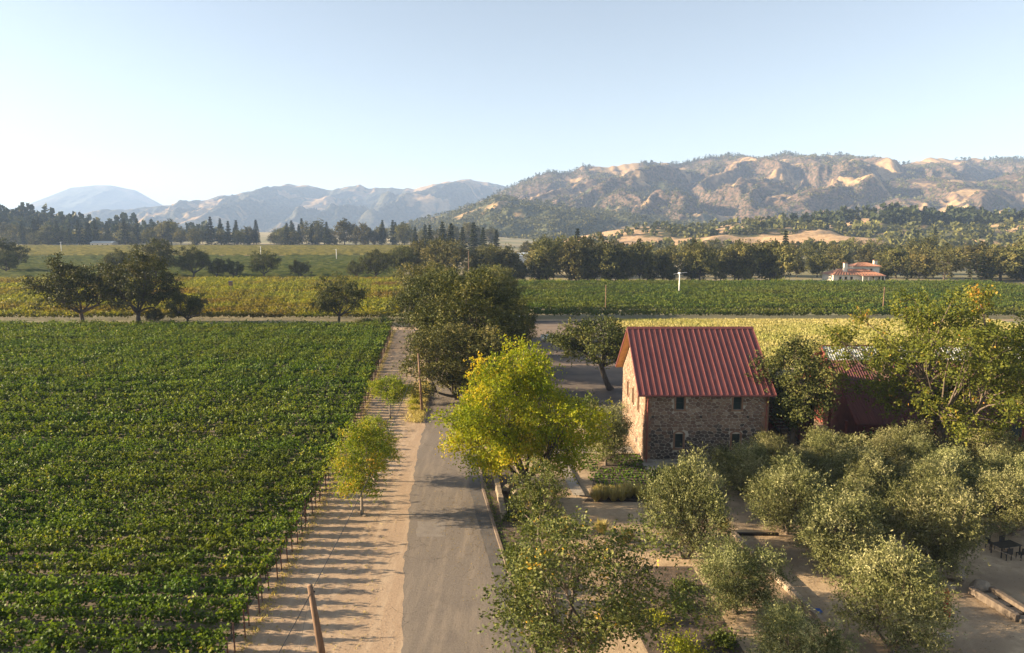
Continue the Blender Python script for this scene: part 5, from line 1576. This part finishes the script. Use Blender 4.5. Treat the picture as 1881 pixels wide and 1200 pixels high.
pole(-19.0, 300, 15, 0.14, 'tall thin pole in the woods left of the right vineyard', 0)
wire('power_cable', (-10.35, 33.0, 3.75), (-11.5, 82.9, 7.0), 1.0, 'dark cable climbing from the near pole to the middle pole', 0.022)
wire('power_cable', (-10.35, 33.0, 3.70), (-9.6, 8.0, 6.0), 0.5, 'dark cable running from the near pole out of the bottom edge', 0.022)
wire('guy_wire', (-10.38, 32.9, 3.7), (-10.9, 31.4, 0), 0.0, 'thin guy wire hanging beside the near pole', 0.008)
wire('power_cable', (-11.5, 82.9, 7.0), (-20.3, 158, 11.6), 1.5, 'cable from the middle pole toward the roadside oaks', 0.02)
wire('power_cable', (-20, 158, 11.8), (26.1, 189.4, 7.7), 1.4, 'pale cable crossing to the thin pole in the right vineyard', 0.03)
wire('power_cable', (26.1, 189.4, 7.7), (103.5, 189.4, 7.2), 5.2, 'long sagging cable between the two right vineyard poles', 0.03)
wire('power_cable', (103.5, 189.4, 7.2), (190, 200, 7.2), 4.0, 'sagging cable running right from the brown vineyard pole', 0.03)

def wind_machine(x, y, h, label):
    e = empty('wind_machine', (x, y, float(zt(x, y))), 0, label, 'wind machine')
    MB().tube([(0, 0, 0), (0, 0, h)], [0.24, 0.16], 10).obj('tower', M['white'], e, smooth=True)
    MB().box(-1.1, 1.3, -0.8, 0.8, 0, 1.5).obj('engine_box', M['dark_metal'], e, bevel=0.05)
    hd = MB().tube([(-0.2, 0.6, h + 0.2), (0.1, -0.7, h + 0.35)], [0.35, 0.28], 10).obj('gearbox', M['white'], e, smooth=True)
    for s in (-1, 1):
        MB().bar((0.1, -0.75, h + 0.35), (0.1 + s * 2.4, -0.75, h + 0.35 + s * 0.35), 0.30, 0.06).obj('blade', M['white'], hd)
wind_machine(59.6, 243, 7.9, 'white wind machine tower standing in the right vineyard')
wind_machine(-128, 500, 8.5, 'white wind machine on the far left vineyard, right one')
wind_machine(-205, 560, 8.5, 'white wind machine on the far left vineyard, left one')
wind_machine(-420, 640, 9.5, 'white wind machine below the far left treeline')
def owl_box(x, y):
    e = empty('owl_box', (x, y, 0), 0, 'dark nest box on a pole in the golden left vineyard', 'nest box')
    MB().tube([(0, 0, 0), (0, 0, 4.2)], [0.07, 0.06], 8).obj('post', M['pole'], e)
    b = MB().box(-0.55, 0.55, -0.5, 0.5, 4.0, 5.3).obj('box', M['pole'], e, bevel=0.02)
    MB().prism([(-0.7, -0.65, 5.3), (0.7, -0.65, 5.3), (0.7, 0.65, 5.55), (-0.7, 0.65, 5.55)], (0, 0, 0.08)).obj('lid', M['dark_metal'], b)
owl_box(-99, 240)

# ------------------------------------------------------------------ car, tank
def build_car(x, y, rz, label):
    c = empty('car', (x, y, 0.03), rz, label, 'car')
    # long axis along y; rear toward -y
    prof = [(-2.25, 0.42), (-2.28, 0.75), (-2.2, 1.02), (-2.0, 1.12), (-1.75, 1.55), (-1.45, 1.68), (0.2, 1.70), (0.6, 1.62), (1.15, 1.12), (2.0, 0.98), (2.25, 0.78), (2.28, 0.42)]
    m = MB()
    secs = [(-0.90, 0.0), (-0.86, 0.05), (0.86, 0.05), (0.90, 0.0)]
    n = len(prof)
    xs = [-0.92, -0.80, 0.80, 0.92]
    rows = []
    for xx, shr in zip(xs, (0.0, 1.0, 1.0, 0.0)):
        r = []
        for (py, pz) in prof:
            tumble = max(0, pz - 1.0) * 0.28
            X = xx * (1 - tumble * 0.6)
            r.append((X, py, pz - (0.05 if shr == 0 and pz > 0.9 else 0)))
        rows.append(r)
    for a in range(3):
        for k in range(n - 1):
            m.poly([rows[a][k], rows[a + 1][k], rows[a + 1][k + 1], rows[a][k + 1]])
    m.poly(rows[0]); m.poly(rows[3][::-1]); m.poly([rows[0][0], rows[0][-1], rows[3][-1], rows[3][0]])
    body = m.obj('body', M['carpaint'], c)
    MB().poly([(-0.66, -2.03, 1.15), (0.66, -2.03, 1.15), (0.6, -1.80, 1.52), (-0.6, -1.80, 1.52)]).obj('rear_window', M['glass'], body)
    MB().poly([(-0.66, 1.13, 1.17), (0.66, 1.13, 1.17), (0.6, 0.70, 1.58), (-0.6, 0.70, 1.58)]).obj('windscreen', M['glass'], body)
    for s in (-1, 1):
        MB().poly([(s * 0.90, -1.85, 1.12), (s * 0.90, 1.0, 1.12), (s * 0.845, 0.45, 1.55), (s * 0.845, -1.55, 1.57)]).obj('side_window', M['glass'], body)
        MB().box(s * 0.74 - 0.12, s * 0.74 + 0.12, -2.31, -2.285, 0.75, 0.98).obj('tail_light', M['red_cloth'], body)
        MB().box(s * 1.0 - 0.1, s * 1.0 + 0.1, 0.75, 0.95, 1.1, 1.25).obj('mirror', M['carpaint'], body)
        for yy in (-1.35, 1.4):
            w = MB().tube([(s * 0.80 - 0.11, yy, 0.33), (s * 0.80 + 0.13 , yy, 0.33)], [0.34, 0.34], 16).obj('wheel', M['rubber'], c)
            MB().tube([(s * 0.80 + s * 0.135, yy, 0.33), (s * 0.80 + s * 0.145, yy, 0.33)], [0.2, 0.19], 10).obj('rim', M['grey_roof'], w)
    MB().box(-0.86, 0.86, -2.33, -2.29, 0.42, 0.62).obj('bumper', M['rubber'], body)
    MB().box(-0.26, 0.26, -2.325, -2.29, 0.78, 0.9).obj('number_plate', M['white'], body)
build_car(1.6, 169.5, R(8), 'white hatchback parked beside the right vineyard at the end of the yard')

def build_tank():
    t = empty('propane_tank', (7.3, 138.5, 0), R(-3), 'white horizontal propane tank on the earth yard', 'tank')
    pts = [(-1.45, 0, 0.95), (-1.38, 0, 0.95), (-1.2, 0, 0.95), (1.2, 0, 0.95), (1.38, 0, 0.95), (1.45, 0, 0.95)]
    MB().tube(pts, [0.15, 0.42, 0.58, 0.58, 0.42, 0.15], 18).obj('shell', M['white'], t, smooth=True)
    MB().tube([(0, 0, 1.5), (0, 0, 1.72)], [0.22, 0.2], 12).obj('valve_dome', M['grey_roof'], t)
    for s in (-0.8, 0.8):
        MB().box(s - 0.1, s + 0.1, -0.4, 0.4, 0, 0.5).obj('foot', M['concrete'], t)
build_tank()

# ------------------------------------------------------------------ garden walls, timber edge, seats, odds and ends
def stone_wall(x0, y0, x1, y1, h, label, seed=1):
    e = empty('low_wall', (0, 0, 0), 0, label, 'wall')
    L = math.hypot(x1 - x0, y1 - y0); g_ = random.Random(seed)
    dx, dy = (x1 - x0) / L, (y1 - y0) / L
    for row in range(2):
        s = 0.0 - 0.2 * row
        while s < L:
            w = g_.uniform(0.5, 0.95)
            a = max(0, s); b = min(L, s + w)
            if b - a > 0.1:
                m = MB()
                t = 0.2 + g_.uniform(-0.02, 0.03)
                p = [(x0 + dx * a - dy * t, y0 + dy * a + dx * t, row * h / 2), (x0 + dx * a + dy * t, y0 + dy * a - dx * t, row * h / 2), (x0 + dx * (b - 0.02) + dy * t, y0 + dy * (b - 0.02) - dx * t, row * h / 2), (x0 + dx * (b - 0.02) - dy * t, y0 + dy * (b - 0.02) + dx * t, row * h / 2)]
                m.prism(p, (0, 0, h / 2 - 0.015 + g_.uniform(-0.01, 0.03) * row))
                m.obj('stone', M['boulder'], e, bevel=0.03)
            s += w
stone_wall(-1.6, 60.5, -0.6, 50.5, 0.62, 'low dry-stone wall in the bed beside the kerb, below the yellow-green tree', 2)
stone_wall(1.3, 41.0, 2.2, 36.2, 0.6, 'short stretch of low stone wall behind the near oak', 3)

def timber_edge():
    e = empty('timber_edge', (0, 0, 0), 0, 'long weathered timber sleeper edge running diagonally through the olive grove', 'edging')
    P0 = Vector((16.2, 47.8, 0)); P1 = Vector((18.3, 30.5, 0))
    n = 7
    for k in range(n):
        a = P0.lerp(P1, k / n); b = P0.lerp(P1, (k + 1) / n - 0.004)
        MB().bar(a + Vector((0, 0, 0.2)), b + Vector((0, 0, 0.2)), 0.34, 0.38).obj('sleeper', M['weathered'], e, bevel=0.02)
timber_edge()
t_ = MB().bar((16.35, 47.75, 0.12), (19.6, 47.7, 0.12), 0.14, 0.22).obj('edging_board', M['dark_metal']); tag(t_, 'dark steel edging board crossing the gravel at the head of the timber edge', 'edging')
for k, (a, b, lab) in enumerate([((5.55, 55.4), (4.65, 66.4), 'dark steel edge between the concrete strip and the olive bed'), ((5.7, 55.3), (12.8, 53.4), 'dark steel edge below the straw grass band')]):
    o = MB().bar((a[0] + 0.66 if k == 0 else a[0], a[1], 0.06), (b[0] + 0.45 if k == 0 else b[0], b[1], 0.06), 0.05, 0.14).obj('steel_edge', M['dark_metal']); tag(o, lab, 'edging')

def boulder(x, y, s, lab, seed, sz=0.7):
    bm = bmesh.new(); bmesh.ops.create_icosphere(bm, subdivisions=3, radius=1)
    rr = random.Random(seed)
    offs = [Vector((rr.uniform(-1, 1), rr.uniform(-1, 1), rr.uniform(-1, 1))).normalized() for _ in range(7)]
    for v in bm.verts:
        d = v.co.normalized(); m = 1.0
        for o in offs:
            m = min(m, 0.72 / max(0.35, d.dot(o)) if d.dot(o) > 0.35 else 1.0)
        v.co = d * min(m, 1.0)
        v.co.x *= s * 1.25; v.co.y *= s; v.co.z *= s * sz
    me = bpy.data.meshes.new('boulder'); bm.to_mesh(me); bm.free(); me.materials.append(M['boulder'])
    o = obj('boulder', me, None, (x, y, s * sz * 0.62), rr.uniform(0, 6)); tag(o, lab, 'boulder')
boulder(28.4, 41.5, 0.85, 'large pale boulder lying on the gravel behind the log seats', 1, 0.75)
boulder(29.2, 40.0, 0.55, 'dark boulder at the head of the log seats', 2)
boulder(30.3, 35.0, 0.7, 'squared boulder at the right frame edge by the log seats', 3)
boulder(27.2, 40.0, 0.4, 'small stone beside the olive trunk near the log seats', 4)
boulder(-0.4, 56.6, 0.55, 'pale boulder in the bed below the yellow-green tree', 5)
boulder(0.3, 55.4, 0.45, 'second pale boulder under the yellow-green tree', 6)
boulder(-11.6, 51.2, 0.16, 'small stone at the foot of the nearest verge tree', 7)
boulder(2.3, 38.2, 0.6, 'pale upright stone among shrubs behind the near oak', 8, 1.1)
def seats():
    for k, (a, b, lab) in enumerate([((28.3, 39.6), (28.9, 36.4), 'left dark timber beam of the log seats on the gravel'), ((29.6, 39.6), (30.0, 36.2), 'right dark timber beam of the log seats on the gravel')]):
        o = MB().bar((a[0], a[1], 0.24), (b[0], b[1], 0.24), 0.34, 0.44).obj('timber_beam', M['bark'], bevel=0.03); tag(o, lab, 'beam', 'log seats')
    for k in range(4):
        t = 0.12 + k * 0.26
        o = MB().box(-0.42, 0.42, -0.3, 0.3, 0, 0.2).obj('stepping_block', M['boulder'], bevel=0.03, loc=(28.98 + 0.45 * t, 39.4 - 3.2 * t, 0.015))
        tag(o, ('first', 'second', 'third', 'fourth')[k] + ' stone block from the boulders, set between the two timber beams', 'block', 'stone blocks of the log seats')
seats()
def parasol(x, y):
    e = empty('red_parasol', (x, y, 0), 0, 'closed red parasol partly hidden by the nearest olive tree', 'parasol')
    MB().tube([(0, 0, 0), (0, 0, 2.7)], [0.03, 0.03], 8).obj('pole', M['pole'], e)
    m = MB(); n = 16
    prof = [(0.05, 2.72), (0.12, 2.4), (0.17, 1.9), (0.22, 1.4), (0.25, 1.1)]
    for (r, z) in prof:
        for k in range(n):
            a = 2 * math.pi * k / n; q = r * (1.15 if k % 2 else 0.75)
            m.v.append((q * math.cos(a), q * math.sin(a), z))
    for j in range(len(prof) - 1):
        for k in range(n):
            k2 = (k + 1) % n
            m.f.append((j * n + k, j * n + k2, (j + 1) * n + k2, (j + 1) * n + k))
    m.obj('canopy', M['red_cloth'], e)
    MB().tube([(0, 0, 0.01), (0, 0, 0.1)], [0.35, 0.3], 14).obj('base', M['concrete'], e)
parasol(23.9, 35.2)
def bundle():
    bm = bmesh.new(); bmesh.ops.create_icosphere(bm, subdivisions=2, radius=0.3)
    rr = random.Random(4)
    for v in bm.verts:
        v.co *= rr.uniform(0.8, 1.15); v.co.z *= 0.55; v.co.x *= 1.3
    me = bpy.data.meshes.new('blue_bundle'); bm.to_mesh(me); bm.free(); me.materials.append(M['blue_cloth'])
    o = obj('blue_bundle', me, None, (17.75, 37.3, 0.14)); tag(o, 'small blue cloth bundle lying beside the timber edge', 'cloth')
bundle()
def table_set(x, y):
    t = empty('table', (x, y, 0), R(15), 'dark metal table in the shade at the right frame edge', 'table')
    MB().box(-0.9, 0.9, -0.45, 0.45, 0.70, 0.74).obj('top', M['dark_metal'], t, bevel=0.01)
    for sx in (-0.8, 0.8):
        for sy in (-0.37, 0.37):
            MB().box(sx - 0.03, sx + 0.03, sy - 0.03, sy + 0.03, 0, 0.699).obj('leg', M['dark_metal'], t)
    for k, (dx, dy, rz, lab) in enumerate([(-0.5, -0.8, 0, 'near left'), (0.5, -0.8, 0, 'near right'), (-0.5, 0.8, 180, 'far left'), (0.5, 0.8, 180, 'far right')]):
        c = empty('chair', (x + dx, y + dy, 0), R(rz + 10), 'dark metal chair at the %s side of the shaded table' % lab, 'chair', 'chairs round the shaded table')
        MB().box(-0.22, 0.22, -0.22, 0.22, 0.43, 0.46).obj('seat', M['dark_metal'], c)
        MB().box(-0.22, 0.22, -0.25, -0.221, 0.46, 0.9).obj('backrest', M['dark_metal'], c)
        for sx in (-0.19, 0.19):
            for sy in (-0.19, 0.19):
                MB().box(sx - 0.02, sx + 0.02, sy - 0.02, sy + 0.02, 0, 0.429).obj('leg', M['dark_metal'], c)
table_set(34.2, 44.8)
wire('string_cable', (27.6, 42.5, 3.2), (33.0, 35.0, 2.8), 0.25, 'thin pale cable strung across the gravel at the right edge', 0.012)

# ------------------------------------------------------------------ haze: the air of the whole valley
def haze():
    m = bpy.data.materials.new('haze_air'); m.use_nodes = True
    nt = m.node_tree; nt.nodes.clear()
    out = nt.nodes.new("ShaderNodeOutputMaterial"); pv = nt.nodes.new("ShaderNodeVolumePrincipled")
    pv.inputs['Color'].default_value = (0.46, 0.64, 1.0, 1)
    pv.inputs['Density'].default_value = 1.1e-4
    pv.inputs['Density Attribute'].default_value = ""
    pv.inputs['Color Attribute'].default_value = ""
    pv.inputs['Temperature Attribute'].default_value = ""
    pv.inputs['Anisotropy'].default_value = 0.0
    nt.links.new(pv.outputs[0], out.inputs['Volume'])
    m.cycles.homogeneous_volume = True
    o = MB().box(-11900, 11900, -1900, 11900, -12, 660).obj('haze', m, kind='stuff')
    tag(o, 'pale blue haze filling the air of the whole valley', 'haze')
haze()
